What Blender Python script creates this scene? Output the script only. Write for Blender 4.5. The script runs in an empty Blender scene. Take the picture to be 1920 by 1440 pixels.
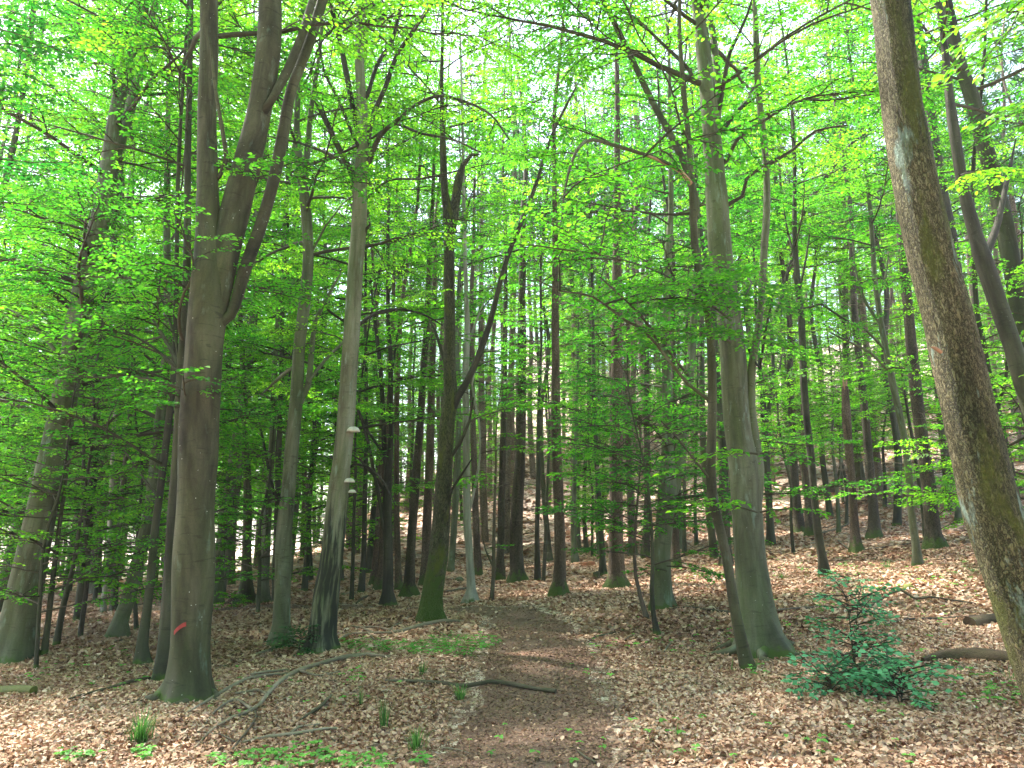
import bpy, math, random
import numpy as np
from mathutils import Vector
R = math.radians
rng = np.random.default_rng(7)
random.seed(7)
scene = bpy.context.scene
COL = scene.collection

# ------------------------------------------------------------ camera
F = 1450.0                      # focal length in photograph pixels (1920 wide)
PITCH = math.atan(265 / F)
EYE = 1.6
cam_d = bpy.data.cameras.new('camera')
cam_d.sensor_width = 36.0
cam_d.lens = F * 36.0 / 1920.0
cam_d.clip_start = 0.05
cam_d.clip_end = 2000
cam = bpy.data.objects.new('camera', cam_d)
COL.objects.link(cam)
cam.location = (0, 0, EYE)
cam.rotation_euler = (R(90) + PITCH, 0, 0)
scene.camera = cam

# ------------------------------------------------------------ world, sun, exposure
SUN_EL, SUN_AZ = R(60), R(-50)   # azimuth measured from +Y (view direction), positive to the right
w = bpy.data.worlds.new("World")
scene.world = w
w.use_nodes = True
nt = w.node_tree
sky = nt.nodes.new('ShaderNodeTexSky')
sky.sky_type = 'NISHITA'
sky.sun_disc = False
sky.sun_elevation = SUN_EL
sky.sun_rotation = SUN_AZ
sky.air_density = 1.0
sky.dust_density = 3.0
sky.ozone_density = 1.0
bgn = nt.nodes['Background']
nt.links.new(sky.outputs[0], bgn.inputs[0])
bgn.inputs[1].default_value = 0.15
sd = bpy.data.lights.new('sun', 'SUN')
sd.energy = 5.0
sd.angle = R(1.5)
sd.color = (1.0, 0.95, 0.86)
sun = bpy.data.objects.new('sun', sd)
COL.objects.link(sun)
sdir = Vector((math.sin(SUN_AZ) * math.cos(SUN_EL), math.cos(SUN_AZ) * math.cos(SUN_EL), math.sin(SUN_EL)))
sun.rotation_euler = sdir.to_track_quat('Z', 'Y').to_euler()
sun.location = (0, 0, 40)
scene.view_settings.view_transform = 'Standard'
scene.view_settings.look = 'None'
scene.view_settings.gamma = 1
scene.view_settings.exposure = 2.5
scene.render.engine = 'CYCLES'
scene.cycles.max_bounces = 8
scene.cycles.diffuse_bounces = 5
scene.cycles.transmission_bounces = 5
scene.cycles.glossy_bounces = 2
scene.cycles.sample_clamp_indirect = 6
scene.cycles.use_denoising = True
scene.cycles.use_adaptive_sampling = True
scene.cycles.adaptive_threshold = 0.02

# ------------------------------------------------------------ pixel helpers and terrain
CP, SP = math.cos(PITCH), math.sin(PITCH)

def ray(px, py):
    x = (px - 960) / F
    y = (720 - py) / F
    return np.array([x, CP - SP * y, SP + CP * y])

def P(px, py, Y):
    """point seen at that pixel, on the upright plane at distance Y"""
    d = ray(px, py)
    return np.array([0, 0, EYE]) + d * (Y / d[1])

def depth(p):
    return p[1] * CP + (p[2] - EYE) * SP

def proj(p):
    v = np.asarray(p, float) - np.array([0, 0, EYE])
    z = v[..., 1] * CP + v[..., 2] * SP
    z = np.where(z < 0.1, 0.1, z)
    u = -v[..., 1] * SP + v[..., 2] * CP
    return 960 + F * v[..., 0] / z, 720 - F * u / z, z

def sstep(a, b, x):
    t = np.clip((x - a) / (b - a), 0, 1)
    return t * t * (3 - 2 * t)

def H(x, y):
    x = np.asarray(x, float)
    y = np.asarray(y, float)
    xr = np.maximum(x, 0)
    xl = np.minimum(x, 0)
    near = sstep(3, 18, y)
    h = xr * (0.012 + 0.088 * near) + xl * 0.045 * sstep(-4, 10, y)
    h = h + xr * 0.07 * sstep(20, 42, y) * (1 - 0.5 * sstep(30, 60, xr))
    # far hillside behind the centre and right of the wood
    hill = sstep(28, 66, y) * 7.6 + np.maximum(y - 58, 0) * 0.26
    side = sstep(-22, 2, x - (y - 30) * 0.02)
    h = h + hill * side * (1 - 0.25 * sstep(8, 30, x))
    h = h - 1.0 * sstep(20, 50, y) * sstep(2, -14, x) * (1 - side)
    # gentle undulation
    m = sstep(2, 6, np.hypot(x, y))
    h = h + m * (0.035 * np.sin(1.3 * x + 0.7 * y + 1) + 0.03 * np.sin(0.6 * x - 1.1 * y) + 0.018 * np.sin(2.9 * x + 1.7 * y) + 0.014 * np.sin(2.1 * y - 3.3 * x + 2))
    h = h + 0.5 * sstep(30, 60, y) * (np.sin(x * 0.21 + 1) * np.sin(y * 0.17))
    return h

def ground(px, py):
    d = ray(px, py)
    o = np.array([0, 0, EYE])
    t = 2.0
    last = t
    while t < 160:
        p = o + d * t
        if p[2] < H(p[0], p[1]):
            a, b = last, t
            for _ in range(20):
                m = (a + b) / 2
                q = o + d * m
                if q[2] < H(q[0], q[1]): b = m
                else: a = m
            q = o + d * b
            return np.array([q[0], q[1], float(H(q[0], q[1]))])
        last = t
        t *= 1.01
    q = o + d * 60
    return np.array([q[0], q[1], float(H(q[0], q[1]))])

# ------------------------------------------------------------ mesh builder
class MB:
    def __init__(s):
        s.v = []; s.f4 = []; s.f3 = []; s.m4 = []; s.m3 = []; s.r4 = []; s.r3 = []; s.bk = []; s.n = 0
    def add(s, V, F4=None, F3=None, mat=0, rnd4=None, rnd3=None, bk=None):
        V = np.asarray(V, np.float32).reshape(-1, 3)
        if F4 is not None and len(F4):
            F4 = np.asarray(F4, np.int64).reshape(-1, 4)
            s.f4.append(F4 + s.n)
            s.m4.append(np.full(len(F4), mat, np.int32) if np.isscalar(mat) else mat)
            s.r4.append(np.zeros(len(F4), np.float32) if rnd4 is None else np.broadcast_to(rnd4, len(F4)).astype(np.float32))
        if F3 is not None and len(F3):
            F3 = np.asarray(F3, np.int64).reshape(-1, 3)
            s.f3.append(F3 + s.n)
            s.m3.append(np.full(len(F3), mat, np.int32))
            s.r3.append(np.zeros(len(F3), np.float32) if rnd3 is None else np.broadcast_to(rnd3, len(F3)).astype(np.float32))
        s.v.append(V)
        s.bk.append(np.zeros_like(V) if bk is None else np.asarray(bk, np.float32))
        s.n += len(V)
    def mesh(s, name, mats, smooth=True, bark=False):
        V = np.concatenate(s.v) if s.v else np.zeros((0, 3), np.float32)
        f4 = np.concatenate(s.f4) if s.f4 else np.zeros((0, 4), np.int64)
        f3 = np.concatenate(s.f3) if s.f3 else np.zeros((0, 3), np.int64)
        me = bpy.data.meshes.new(name)
        me.vertices.add(len(V))
        me.vertices.foreach_set('co', V.ravel())
        me.loops.add(len(f4) * 4 + len(f3) * 3)
        me.loops.foreach_set('vertex_index', np.concatenate([f4.ravel(), f3.ravel()]).astype(np.int32))
        me.polygons.add(len(f4) + len(f3))
        st = np.concatenate([np.arange(len(f4)) * 4, len(f4) * 4 + np.arange(len(f3)) * 3]).astype(np.int32)
        me.polygons.foreach_set('loop_start', st)
        mi = np.concatenate((s.m4 or [np.zeros(0, np.int32)]) + (s.m3 or [np.zeros(0, np.int32)]))
        rr = np.concatenate((s.r4 or [np.zeros(0, np.float32)]) + (s.r3 or [np.zeros(0, np.float32)]))
        me.polygons.foreach_set('material_index', mi.astype(np.int32))
        if smooth:
            me.polygons.foreach_set('use_smooth', np.ones(len(mi), bool))
        at = me.attributes.new('rnd', 'FLOAT', 'FACE')
        at.data.foreach_set('value', rr.astype(np.float32))
        if bark:
            ab = me.attributes.new('bk', 'FLOAT_VECTOR', 'POINT')
            ab.data.foreach_set('vector', np.concatenate(s.bk).ravel().astype(np.float32))
        for m in mats: me.materials.append(m)
        me.update(calc_edges=True)
        me.validate()
        return me

def link(name, me, parent=None, loc=None):
    o = bpy.data.objects.new(name, me)
    COL.objects.link(o)
    if parent is not None: o.parent = parent
    if loc is not None: o.location = loc
    return o

def tag(o, label=None, cat=None, group=None, kind=None):
    if label: o['label'] = label
    if cat: o['category'] = cat
    if group: o['group'] = group
    if kind: o['kind'] = kind
    return o

def thing(name, loc, label, cat, group=None):
    o = bpy.data.objects.new(name, None)
    COL.objects.link(o)
    o.location = loc
    o.empty_display_size = 0.3
    return tag(o, label, cat, group)

# ------------------------------------------------------------ materials
def newmat(name):
    m = bpy.data.materials.new(name)
    m.use_nodes = True
    n = m.node_tree
    n.nodes.clear()
    out = n.nodes.new('ShaderNodeOutputMaterial')
    return m, n, out

def node(n, t, **kw):
    x = n.nodes.new(t)
    for k, v in kw.items():
        if k.startswith('i_'):
            x.inputs[k[2:].replace('_', ' ')].default_value = v
        else:
            setattr(x, k, v)
    return x

def ramp(n, fac, stops, interp='LINEAR'):
    r = n.nodes.new('ShaderNodeValToRGB')
    r.color_ramp.interpolation = interp
    e = r.color_ramp.elements
    while len(e) > 1: e.remove(e[0])
    e[0].position = stops[0][0]; e[0].color = (*stops[0][1], 1)
    for p, c in stops[1:]:
        k = e.new(p); k.color = (*c, 1)
    n.links.new(fac, r.inputs[0])
    return r.outputs[0]

def grey(a): return (a, a, a)

def mixc(n, fac, a, b, mode='MIX'):
    m = n.nodes.new('ShaderNodeMix')
    m.data_type = 'RGBA'; m.blend_type = mode
    for sock, val in ((m.inputs[0], fac), (m.inputs[6], a), (m.inputs[7], b)):
        if hasattr(val, 'is_linked') or hasattr(val, 'links'):
            n.links.new(val, sock)
        elif np.isscalar(val): sock.default_value = val
        else: sock.default_value = (*val, 1)
    return m.outputs[2]

def mathn(n, op, a, b=None, clamp=False):
    m = n.nodes.new('ShaderNodeMath')
    m.operation = op; m.use_clamp = clamp
    for i, val in enumerate((a, b)):
        if val is None: continue
        if hasattr(val, 'links'): n.links.new(val, m.inputs[i])
        else: m.inputs[i].default_value = val
    return m.outputs[0]

def noise(n, vec, scale, detail=4, rough=0.55, dist=0.0):
    x = n.nodes.new('ShaderNodeTexNoise')
    x.inputs['Scale'].default_value = scale
    x.inputs['Detail'].default_value = detail
    x.inputs['Roughness'].default_value = rough
    x.inputs['Distortion'].default_value = dist
    if vec is not None: n.links.new(vec, x.inputs['Vector'])
    return x.outputs[0]

def scaled(n, vec, s):
    m = n.nodes.new('ShaderNodeMapping')
    m.inputs['Scale'].default_value = s
    n.links.new(vec, m.inputs['Vector'])
    return m.outputs[0]

def leaf_mat(name, stops, tstops, trans=0.5, gloss=0.06):
    m, n, out = newmat(name)
    a = node(n, 'ShaderNodeAttribute', attribute_name='rnd')
    oi = n.nodes.new('ShaderNodeObjectInfo')
    f = mathn(n, 'ADD', a.outputs['Fac'], mathn(n, 'MULTIPLY', mathn(n, 'SUBTRACT', oi.outputs['Random'], 0.5), 0.22), True)
    c1 = ramp(n, f, stops)
    c2 = ramp(n, f, tstops)
    d = n.nodes.new('ShaderNodeBsdfDiffuse'); n.links.new(c1, d.inputs[0])
    t = n.nodes.new('ShaderNodeBsdfTranslucent'); n.links.new(c2, t.inputs[0])
    mx = n.nodes.new('ShaderNodeMixShader'); mx.inputs[0].default_value = trans
    n.links.new(d.outputs[0], mx.inputs[1]); n.links.new(t.outputs[0], mx.inputs[2])
    gloss *= .45
    g = n.nodes.new('ShaderNodeBsdfGlossy'); g.inputs['Roughness'].default_value = 0.5
    m2 = n.nodes.new('ShaderNodeMixShader'); m2.inputs[0].default_value = gloss
    n.links.new(mx.outputs[0], m2.inputs[1]); n.links.new(g.outputs[0], m2.inputs[2])
    n.links.new(m2.outputs[0], out.inputs[0])
    return m

M = {}
M['leaf'] = leaf_mat('beech_leaf', [(0, (.012, .05, .012)), (.5, (.045, .15, .014)), (1, (.12, .27, .02))],
                     [(0, (.025, .20, .02)), (.3, (.08, .42, .02)), (.55, (.17, .60, .02)), (1, (.42, .86, .03))], 0.56, .05)
M['needle'] = leaf_mat('spruce_needle', [(0, (.018, .055, .02)), (1, (.05, .13, .04))],
                       [(0, (.03, .10, .03)), (1, (.07, .22, .06))], 0.25, .05)
M['bluish'] = leaf_mat('shrub_leaf', [(0, (.05, .18, .08)), (1, (.22, .56, .28))],
                       [(0, (.04, .22, .09)), (1, (.12, .46, .18))], 0.35, .03)
M['cover'] = leaf_mat('ground_plant_leaf', [(0, (.04, .15, .02)), (1, (.15, .40, .07))],
                      [(0, (.10, .42, .05)), (1, (.28, .72, .12))], 0.4, .05)
M['grass'] = leaf_mat('grass_blade', [(0, (.03, .09, .02)), (1, (.12, .25, .05))],
                      [(0, (.07, .25, .04)), (1, (.2, .5, .08))], 0.35, .08)
M['litter'] = leaf_mat('dead_leaf', [(0, (.06, .026, .015)), (.2, (.20, .09, .05)), (.5, (.43, .255, .165)), (.8, (.59, .40, .285)), (1, (.70, .54, .43))],
                       [(0, (.08, .03, .015)), (1, (.42, .26, .15))], 0.18, .07)
M['chip'] = leaf_mat('path_fragment', [(0, (.09, .05, .034)), (.5, (.21, .12, .08)), (.85, (.28, .17, .115)), (1, (.40, .29, .21))],
                     [(0, (.08, .03, .015)), (1, (.2, .1, .05))], 0.08, .06)

def bark_mat(name, base, dark, light, algae=0.35, specks=0.5, rough_scale=None, moss=0.0, lichen=0.0, moss_h=0.16, patches=True, stain=None, bump=0.35, algae_c=(.095, .125, .045)):
    m, n, out = newmat(name)
    a = node(n, 'ShaderNodeAttribute', attribute_name='bk')
    v = a.outputs['Vector']
    oi = n.nodes.new('ShaderNodeObjectInfo')
    va = n.nodes.new('ShaderNodeVectorMath'); va.operation = 'ADD'
    n.links.new(v, va.inputs[0])
    cx = n.nodes.new('ShaderNodeCombineXYZ')
    n.links.new(mathn(n, 'MULTIPLY', oi.outputs['Random'], 37.0), cx.inputs[0])
    n.links.new(mathn(n, 'MULTIPLY', oi.outputs['Random'], 91.0), cx.inputs[1])
    n.links.new(cx.outputs[0], va.inputs[1])
    vec = va.outputs[0]
    sx = n.nodes.new('ShaderNodeSeparateXYZ'); n.links.new(v, sx.inputs[0])
    hgt = sx.outputs[2]
    big = noise(n, scaled(n, vec, (1, 1, .35)), 3.2, 5, .6, .4)
    col = ramp(n, big, [(.30, dark), (.5, base), (.72, light)])
    # vertical streaks
    st = noise(n, scaled(n, vec, (1, 1, .10)), 14, 3, .6)
    col = mixc(n, ramp(n, st, [(.5, grey(0)), (.75, grey(.5))]), col, dark)
    # green algae film, mostly on one side and in streaks
    al = noise(n, scaled(n, vec, (1, 1, .2)), 2.1, 4, .6)
    col = mixc(n, ramp(n, al, [(.42, grey(0)), (.62, grey(algae))]), col, algae_c)
    fine = noise(n, vec, 60, 4, .65)
    col = mixc(n, .35, col, ramp(n, fine, [(.3, grey(.35)), (.7, grey(1.0))]), 'MULTIPLY')
    hcomb = fine
    if patches:
        # horizontal wrinkle bands of beech bark
        wv = noise(n, scaled(n, vec, (.6, .6, 4.5)), 5, 3, .55, .8)
        col = mixc(n, ramp(n, wv, [(.60, grey(0)), (.68, grey(.45))]), col, dark)
        hcomb = mathn(n, 'ADD', mathn(n, 'MULTIPLY', fine, .5), wv)
    if rough_scale:
        vo = n.nodes.new('ShaderNodeTexVoronoi'); vo.feature = 'DISTANCE_TO_EDGE'
        vo.inputs['Scale'].default_value = rough_scale
        nz = n.nodes.new('ShaderNodeTexNoise'); nz.inputs['Scale'].default_value = rough_scale * .9
        nz.inputs['Detail'].default_value = 3
        n.links.new(vec, nz.inputs['Vector'])
        vs = scaled(n, vec, (1, 1, .28))
        ad = n.nodes.new('ShaderNodeVectorMath'); ad.operation = 'MULTIPLY_ADD'
        n.links.new(nz.outputs[1], ad.inputs[0]); ad.inputs[1].default_value = (.07, .07, .03)
        n.links.new(vs, ad.inputs[2])
        n.links.new(ad.outputs[0], vo.inputs['Vector'])
        cr = ramp(n, vo.outputs[0], [(0, grey(0)), (.16, grey(.8)), (.4, grey(1))])
        col = mixc(n, .8, col, mixc(n, cr, dark, (1, 1, 1)), 'MULTIPLY')
        hcomb = mathn(n, 'ADD', mathn(n, 'MULTIPLY', fine, .35), cr)
    if lichen:
        li = noise(n, scaled(n, vec, (1, 1, .45)), 4.4, 5, .65)
        lf = ramp(n, li, [(.60, grey(0)), (.68, grey(lichen))])
        col = mixc(n, lf, col, (.30, .42, .36))
    if specks:
        sp = n.nodes.new('ShaderNodeTexVoronoi'); sp.inputs['Scale'].default_value = 13
        n.links.new(vec, sp.inputs['Vector'])
        sf = mathn(n, 'LESS_THAN', sp.outputs['Distance'], .06)
        gate = mathn(n, 'GREATER_THAN', noise(n, vec, 9, 2, .5), .5)
        col = mixc(n, mathn(n, 'MULTIPLY', mathn(n, 'MULTIPLY', sf, gate), specks), col, (.62, .62, .56))
    if stain:
        # peeled, rotten black areas low on the stem, ragged upper edge
        z0, strength = stain
        sn = noise(n, scaled(n, vec, (1, 1, .22)), 7, 5, .6, .5)
        zz = mathn(n, 'ADD', hgt, mathn(n, 'MULTIPLY', sn, -2.6))
        zf = ramp(n, mathn(n, 'ADD', mathn(n, 'MULTIPLY', zz, .35), .5), [((z0 - 1.5) * .35 + .5, grey(strength)), ((z0 - 1.1) * .35 + .5, grey(0))])
        zf = mathn(n, 'MULTIPLY', zf, ramp(n, noise(n, scaled(n, vec, (1, 1, .12)), 9, 4, .6), [(.40, grey(.1)), (.5, grey(1))]))
        col = mixc(n, zf, col, (.018, .02, .015))
    mz = noise(n, vec, 7, 5, .6)
    if moss_h:
        mf = mathn(n, 'SUBTRACT', mathn(n, 'ADD', mz, .1), mathn(n, 'MULTIPLY', hgt, .5 / moss_h))
        mfac = ramp(n, mf, [(.30, grey(0)), (.45, grey(.9))])
        col = mixc(n, mfac, col, (.06, .10, .018))
    if moss:
        mf2 = ramp(n, noise(n, scaled(n, vec, (1, 1, .5)), 3.0, 6, .65), [(.62 - moss * .25, grey(0)), (.72 - moss * .25, grey(.85))])
        col = mixc(n, mf2, col, mixc(n, fine, (.055, .07, .012), (.15, .16, .03)))
    b = n.nodes.new('ShaderNodeBsdfPrincipled')
    n.links.new(col, b.inputs['Base Color'])
    b.inputs['Roughness'].default_value = .8
    b.inputs['Specular IOR Level'].default_value = .25
    bp = n.nodes.new('ShaderNodeBump'); bp.inputs['Strength'].default_value = bump
    bp.inputs['Distance'].default_value = .03 if rough_scale else .012
    n.links.new(hcomb, bp.inputs['Height'])
    n.links.new(bp.outputs[0], b.inputs['Normal'])
    n.links.new(b.outputs[0], out.inputs[0])
    return m

M['beech'] = bark_mat('beech_bark', (.115, .118, .076), (.036, .036, .023), (.20, .205, .145), .55, .8, lichen=.25)
M['beechbrown'] = bark_mat('beech_bark_brown', (.066, .057, .036), (.016, .013, .009), (.135, .12, .08), .30, .9, lichen=.15)
M['fungus_beech'] = bark_mat('dying_beech_bark', (.19, .18, .125), (.075, .07, .04), (.30, .29, .22), .7, .6, lichen=.3, stain=(1.7, .95))
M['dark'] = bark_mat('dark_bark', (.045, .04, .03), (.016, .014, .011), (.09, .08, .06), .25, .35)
M['twig'] = bark_mat('twig_bark', (.055, .045, .032), (.02, .017, .012), (.11, .095, .07), .2, 0, moss_h=0, patches=False)
M['pale'] = bark_mat('pale_bark', (.33, .31, .26), (.13, .12, .09), (.48, .46, .40), .35, .4)
M['rough'] = bark_mat('rough_mossy_bark', (.26, .215, .12), (.055, .046, .022), (.38, .32, .20), .5, .0, rough_scale=42, moss=.45, lichen=.8, patches=False, bump=1.0, moss_h=.6)
M['oak'] = bark_mat('mossy_oak_bark', (.11, .10, .06), (.035, .032, .02), (.19, .18, .12), .7, 0, rough_scale=30, moss=.3, patches=False, bump=.7, moss_h=2.2, algae_c=(.10, .12, .03))
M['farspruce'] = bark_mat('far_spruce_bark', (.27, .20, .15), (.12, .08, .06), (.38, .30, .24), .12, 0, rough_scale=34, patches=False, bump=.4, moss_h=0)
M['spruce'] = bark_mat('spruce_bark', (.17, .12, .085), (.07, .045, .032), (.27, .20, .15), .15, .25, rough_scale=34, patches=False, bump=.5, moss_h=.5, algae_c=(.09, .10, .04))
M['spruce_dark'] = bark_mat('spruce_bark_dark', (.105, .08, .056), (.04, .03, .021), (.18, .14, .10), .2, .2, rough_scale=34, patches=False, bump=.5, moss_h=.5)
M['dead'] = bark_mat('dead_wood', (.24, .19, .14), (.08, .055, .04), (.38, .31, .25), .2, 0, moss_h=0, patches=False)
M['deaddark'] = bark_mat('dead_wood_dark', (.10, .075, .055), (.035, .025, .02), (.17, .13, .10), .25, 0, moss_h=0, patches=False)
M['peeled'] = bark_mat('peeled_wood', (.42, .24, .15), (.16, .09, .055), (.55, .36, .24), .1, 0, moss_h=0, patches=False)
M['rotlog'] = bark_mat('rotten_log', (.09, .055, .035), (.025, .016, .012), (.17, .11, .07), .3, 0, moss=.25, moss_h=0, patches=False, bump=.8)
M['mosslog'] = bark_mat('mossy_log', (.08, .06, .04), (.025, .018, .012), (.13, .1, .06), .5, 0, moss=.95, moss_h=0, patches=False, bump=.8)

def simple(name, col, rough=.8):
    m, n, out = newmat(name)
    b = n.nodes.new('ShaderNodeBsdfPrincipled')
    tc = n.nodes.new('ShaderNodeTexCoord')
    f = noise(n, tc.outputs['Object'], 14, 5, .6)
    c = mixc(n, ramp(n, f, [(.3, grey(.0)), (.7, grey(1))]), tuple(x * .6 for x in col), col)
    n.links.new(c, b.inputs['Base Color'])
    b.inputs['Roughness'].default_value = rough
    n.links.new(b.outputs[0], out.inputs[0])
    return m
M['paint'] = simple('red_marker_paint', (.38, .035, .03), .6)
M['fungus'] = simple('bracket_fungus_flesh', (.62, .57, .48), .8)
M['stone'] = simple('mossy_stone', (.12, .13, .07), .9)
M['heartwood'] = simple('cut_wood', (.33, .13, .06), .8)

def ground_mat():
    m, n, out = newmat('forest_floor')
    g = n.nodes.new('ShaderNodeNewGeometry')
    vec = g.outputs['Position']
    vo = n.nodes.new('ShaderNodeTexVoronoi'); vo.inputs['Scale'].default_value = 11
    vo.inputs['Randomness'].default_value = 1
    nz = n.nodes.new('ShaderNodeTexNoise'); nz.inputs['Scale'].default_value = 9
    n.links.new(vec, nz.inputs['Vector'])
    ad = n.nodes.new('ShaderNodeVectorMath'); ad.operation = 'MULTIPLY_ADD'
    n.links.new(nz.outputs[1], ad.inputs[0]); ad.inputs[1].default_value = (.12, .12, .12)
    n.links.new(vec, ad.inputs[2])
    n.links.new(ad.outputs[0], vo.inputs['Vector'])
    sx = n.nodes.new('ShaderNodeSeparateColor'); n.links.new(vo.outputs['Color'], sx.inputs[0])
    c = ramp(n, sx.outputs[0], [(0, (.09, .055, .04)), (.3, (.27, .175, .13)), (.6, (.43, .31, .24)), (.85, (.53, .41, .33)), (1, (.62, .51, .43))])
    big = noise(n, vec, .35, 4, .6)
    c = mixc(n, ramp(n, big, [(.42, grey(0)), (.62, grey(.7))]), c, mixc(n, .5, c, (.12, .10, .055)))
    mo = noise(n, vec, 1.1, 5, .65)
    c = mixc(n, ramp(n, mo, [(.62, grey(0)), (.72, grey(.6))]), c, (.07, .12, .03))
    b = n.nodes.new('ShaderNodeBsdfPrincipled')
    n.links.new(c, b.inputs['Base Color'])
    b.inputs['Roughness'].default_value = .9
    bp = n.nodes.new('ShaderNodeBump'); bp.inputs['Strength'].default_value = .7; bp.inputs['Distance'].default_value = .05
    n.links.new(vo.outputs['Distance'], bp.inputs['Height'])
    n.links.new(bp.outputs[0], b.inputs['Normal'])
    n.links.new(b.outputs[0], out.inputs[0])
    return m
M['ground'] = ground_mat()

def path_mat():
    m, n, out = newmat('trodden_path')
    g = n.nodes.new('ShaderNodeNewGeometry')
    vec = g.outputs['Position']
    a = noise(n, vec, 46, 5, .7)
    c = ramp(n, a, [(.3, (.08, .048, .034)), (.5, (.18, .105, .072)), (.7, (.28, .175, .125))])
    b2 = noise(n, vec, 2.2, 4, .6)
    c = mixc(n, ramp(n, b2, [(.4, grey(0)), (.65, grey(.6))]), c, (.085, .05, .035))
    b = n.nodes.new('ShaderNodeBsdfPrincipled')
    n.links.new(c, b.inputs['Base Color']); b.inputs['Roughness'].default_value = .9
    bp = n.nodes.new('ShaderNodeBump'); bp.inputs['Strength'].default_value = .8; bp.inputs['Distance'].default_value = .03
    n.links.new(a, bp.inputs['Height']); n.links.new(bp.outputs[0], b.inputs['Normal'])
    n.links.new(b.outputs[0], out.inputs[0])
    return m
M['path'] = path_mat()

# ------------------------------------------------------------ tubes
def spline(pts, rad, step):
    """Catmull-Rom through points, resampled to roughly even steps"""
    pts = np.asarray(pts, float); rad = np.asarray(rad, float)
    if len(pts) == 2:
        k = max(2, int(np.linalg.norm(pts[1] - pts[0]) / step) + 1)
        t = np.linspace(0, 1, k)[:, None]
        return pts[0] * (1 - t) + pts[1] * t, rad[0] * (1 - t[:, 0]) + rad[1] * t[:, 0]
    a = np.vstack([2 * pts[0] - pts[1], pts, 2 * pts[-1] - pts[-2]])
    ra = np.concatenate([[rad[0]], rad, [rad[-1]]])
    op, orr = [], []
    for i in range(1, len(a) - 2):
        k = max(1, int(np.linalg.norm(a[i + 1] - a[i]) / step))
        t = (np.arange(k) / k)[:, None]
        p0, p1, p2, p3 = a[i - 1], a[i], a[i + 1], a[i + 2]
        op.append(.5 * ((2 * p1) + (-p0 + p2) * t + (2 * p0 - 5 * p1 + 4 * p2 - p3) * t ** 2 + (-p0 + 3 * p1 - 3 * p2 + p3) * t ** 3))
        tt = t[:, 0]; tt = tt * tt * (3 - 2 * tt)
        orr.append(ra[i] * (1 - tt) + ra[i + 1] * tt)
    op.append(pts[-1:]); orr.append(rad[-1:])
    return np.vstack(op), np.concatenate(orr)

def tube(mb, pts, rad, sides=8, mat=0, lump=0.0, flare=0.0, seed=0, rnd=0.5, fine=0.0, cap=False, l0=0.0):
    pts = np.asarray(pts, float); rad = np.asarray(rad, float)
    n = len(pts)
    T = np.gradient(pts, axis=0)
    T /= np.linalg.norm(T, axis=1)[:, None] + 1e-9
    ref = np.array([0, -1., 0]) if abs(T[0][1]) < .9 else np.array([1., 0, 0])
    U = np.cross(T, np.broadcast_to(ref, T.shape))
    U /= np.linalg.norm(U, axis=1)[:, None] + 1e-9
    for i in range(1, n):
        if np.dot(U[i], U[i - 1]) < 0: U[i] = -U[i]
    W = np.cross(T, U)
    L = l0 + np.concatenate([[0], np.cumsum(np.linalg.norm(np.diff(pts, axis=0), axis=1))])
    th = np.arange(sides) / sides * 2 * np.pi
    c, s = np.cos(th), np.sin(th)
    r = rad[:, None] * np.ones(sides)[None]
    rs = np.random.default_rng(abs(int(seed)) + 11)
    if lump:
        for k in range(6):
            fz = rs.uniform(.8, 5); ph = rs.uniform(0, 6.28); m_ = rs.integers(0, 4); am = rs.uniform(.3, 1) * lump / (1 + .3 * k)
            r *= 1 + am * np.sin(fz * L[:, None] + ph + m_ * th[None])
    if fine:
        for k in range(10):
            fz = rs.uniform(6, 40); ph = rs.uniform(0, 6.28); m_ = rs.integers(4, 22)
            r *= 1 + fine * np.sin(fz * L[:, None] * .6 + ph + m_ * th[None]) * .5
    if flare:
        ph = rs.uniform(0, 6.28, 3)
        lob = .55 + .25 * np.sin(3 * th + ph[0]) + .3 * np.sin(5 * th + ph[1]) + .12 * np.sin(8 * th + ph[2])
        e = np.exp(-np.maximum(L, 0) / .15)[:, None]
        r *= 1 + flare * e * np.maximum(lob[None], .08)
    V = pts[:, None] + r[..., None] * (c[None, :, None] * U[:, None] + s[None, :, None] * W[:, None])
    bk = np.zeros((n, sides, 3))
    rr = rad[:, None] * .0 + max(rad.max(), .02)
    bk[..., 0] = rr * c; bk[..., 1] = rr * s; bk[..., 2] = L[:, None]
    i = np.arange(n - 1)[:, None] * sides; j = np.arange(sides)[None]; j2 = (j + 1) % sides
    F4 = np.stack([i + j, i + j2, i + sides + j2, i + sides + j], -1).reshape(-1, 4)
    mb.add(V.reshape(-1, 3), F4, mat=mat, rnd4=rnd, bk=bk.reshape(-1, 3))
    if cap:
        for e, o in ((0, 1), (n - 1, -1)):
            cv = np.vstack([V[e], pts[e][None]])
            k = np.arange(sides)
            mb.add(cv, F3=np.stack([k, (k + 1) % sides, np.full(sides, sides)], 1), mat=mat, bk=np.vstack([bk[e], [[0, 0, L[e]]]]))
    return L

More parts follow.
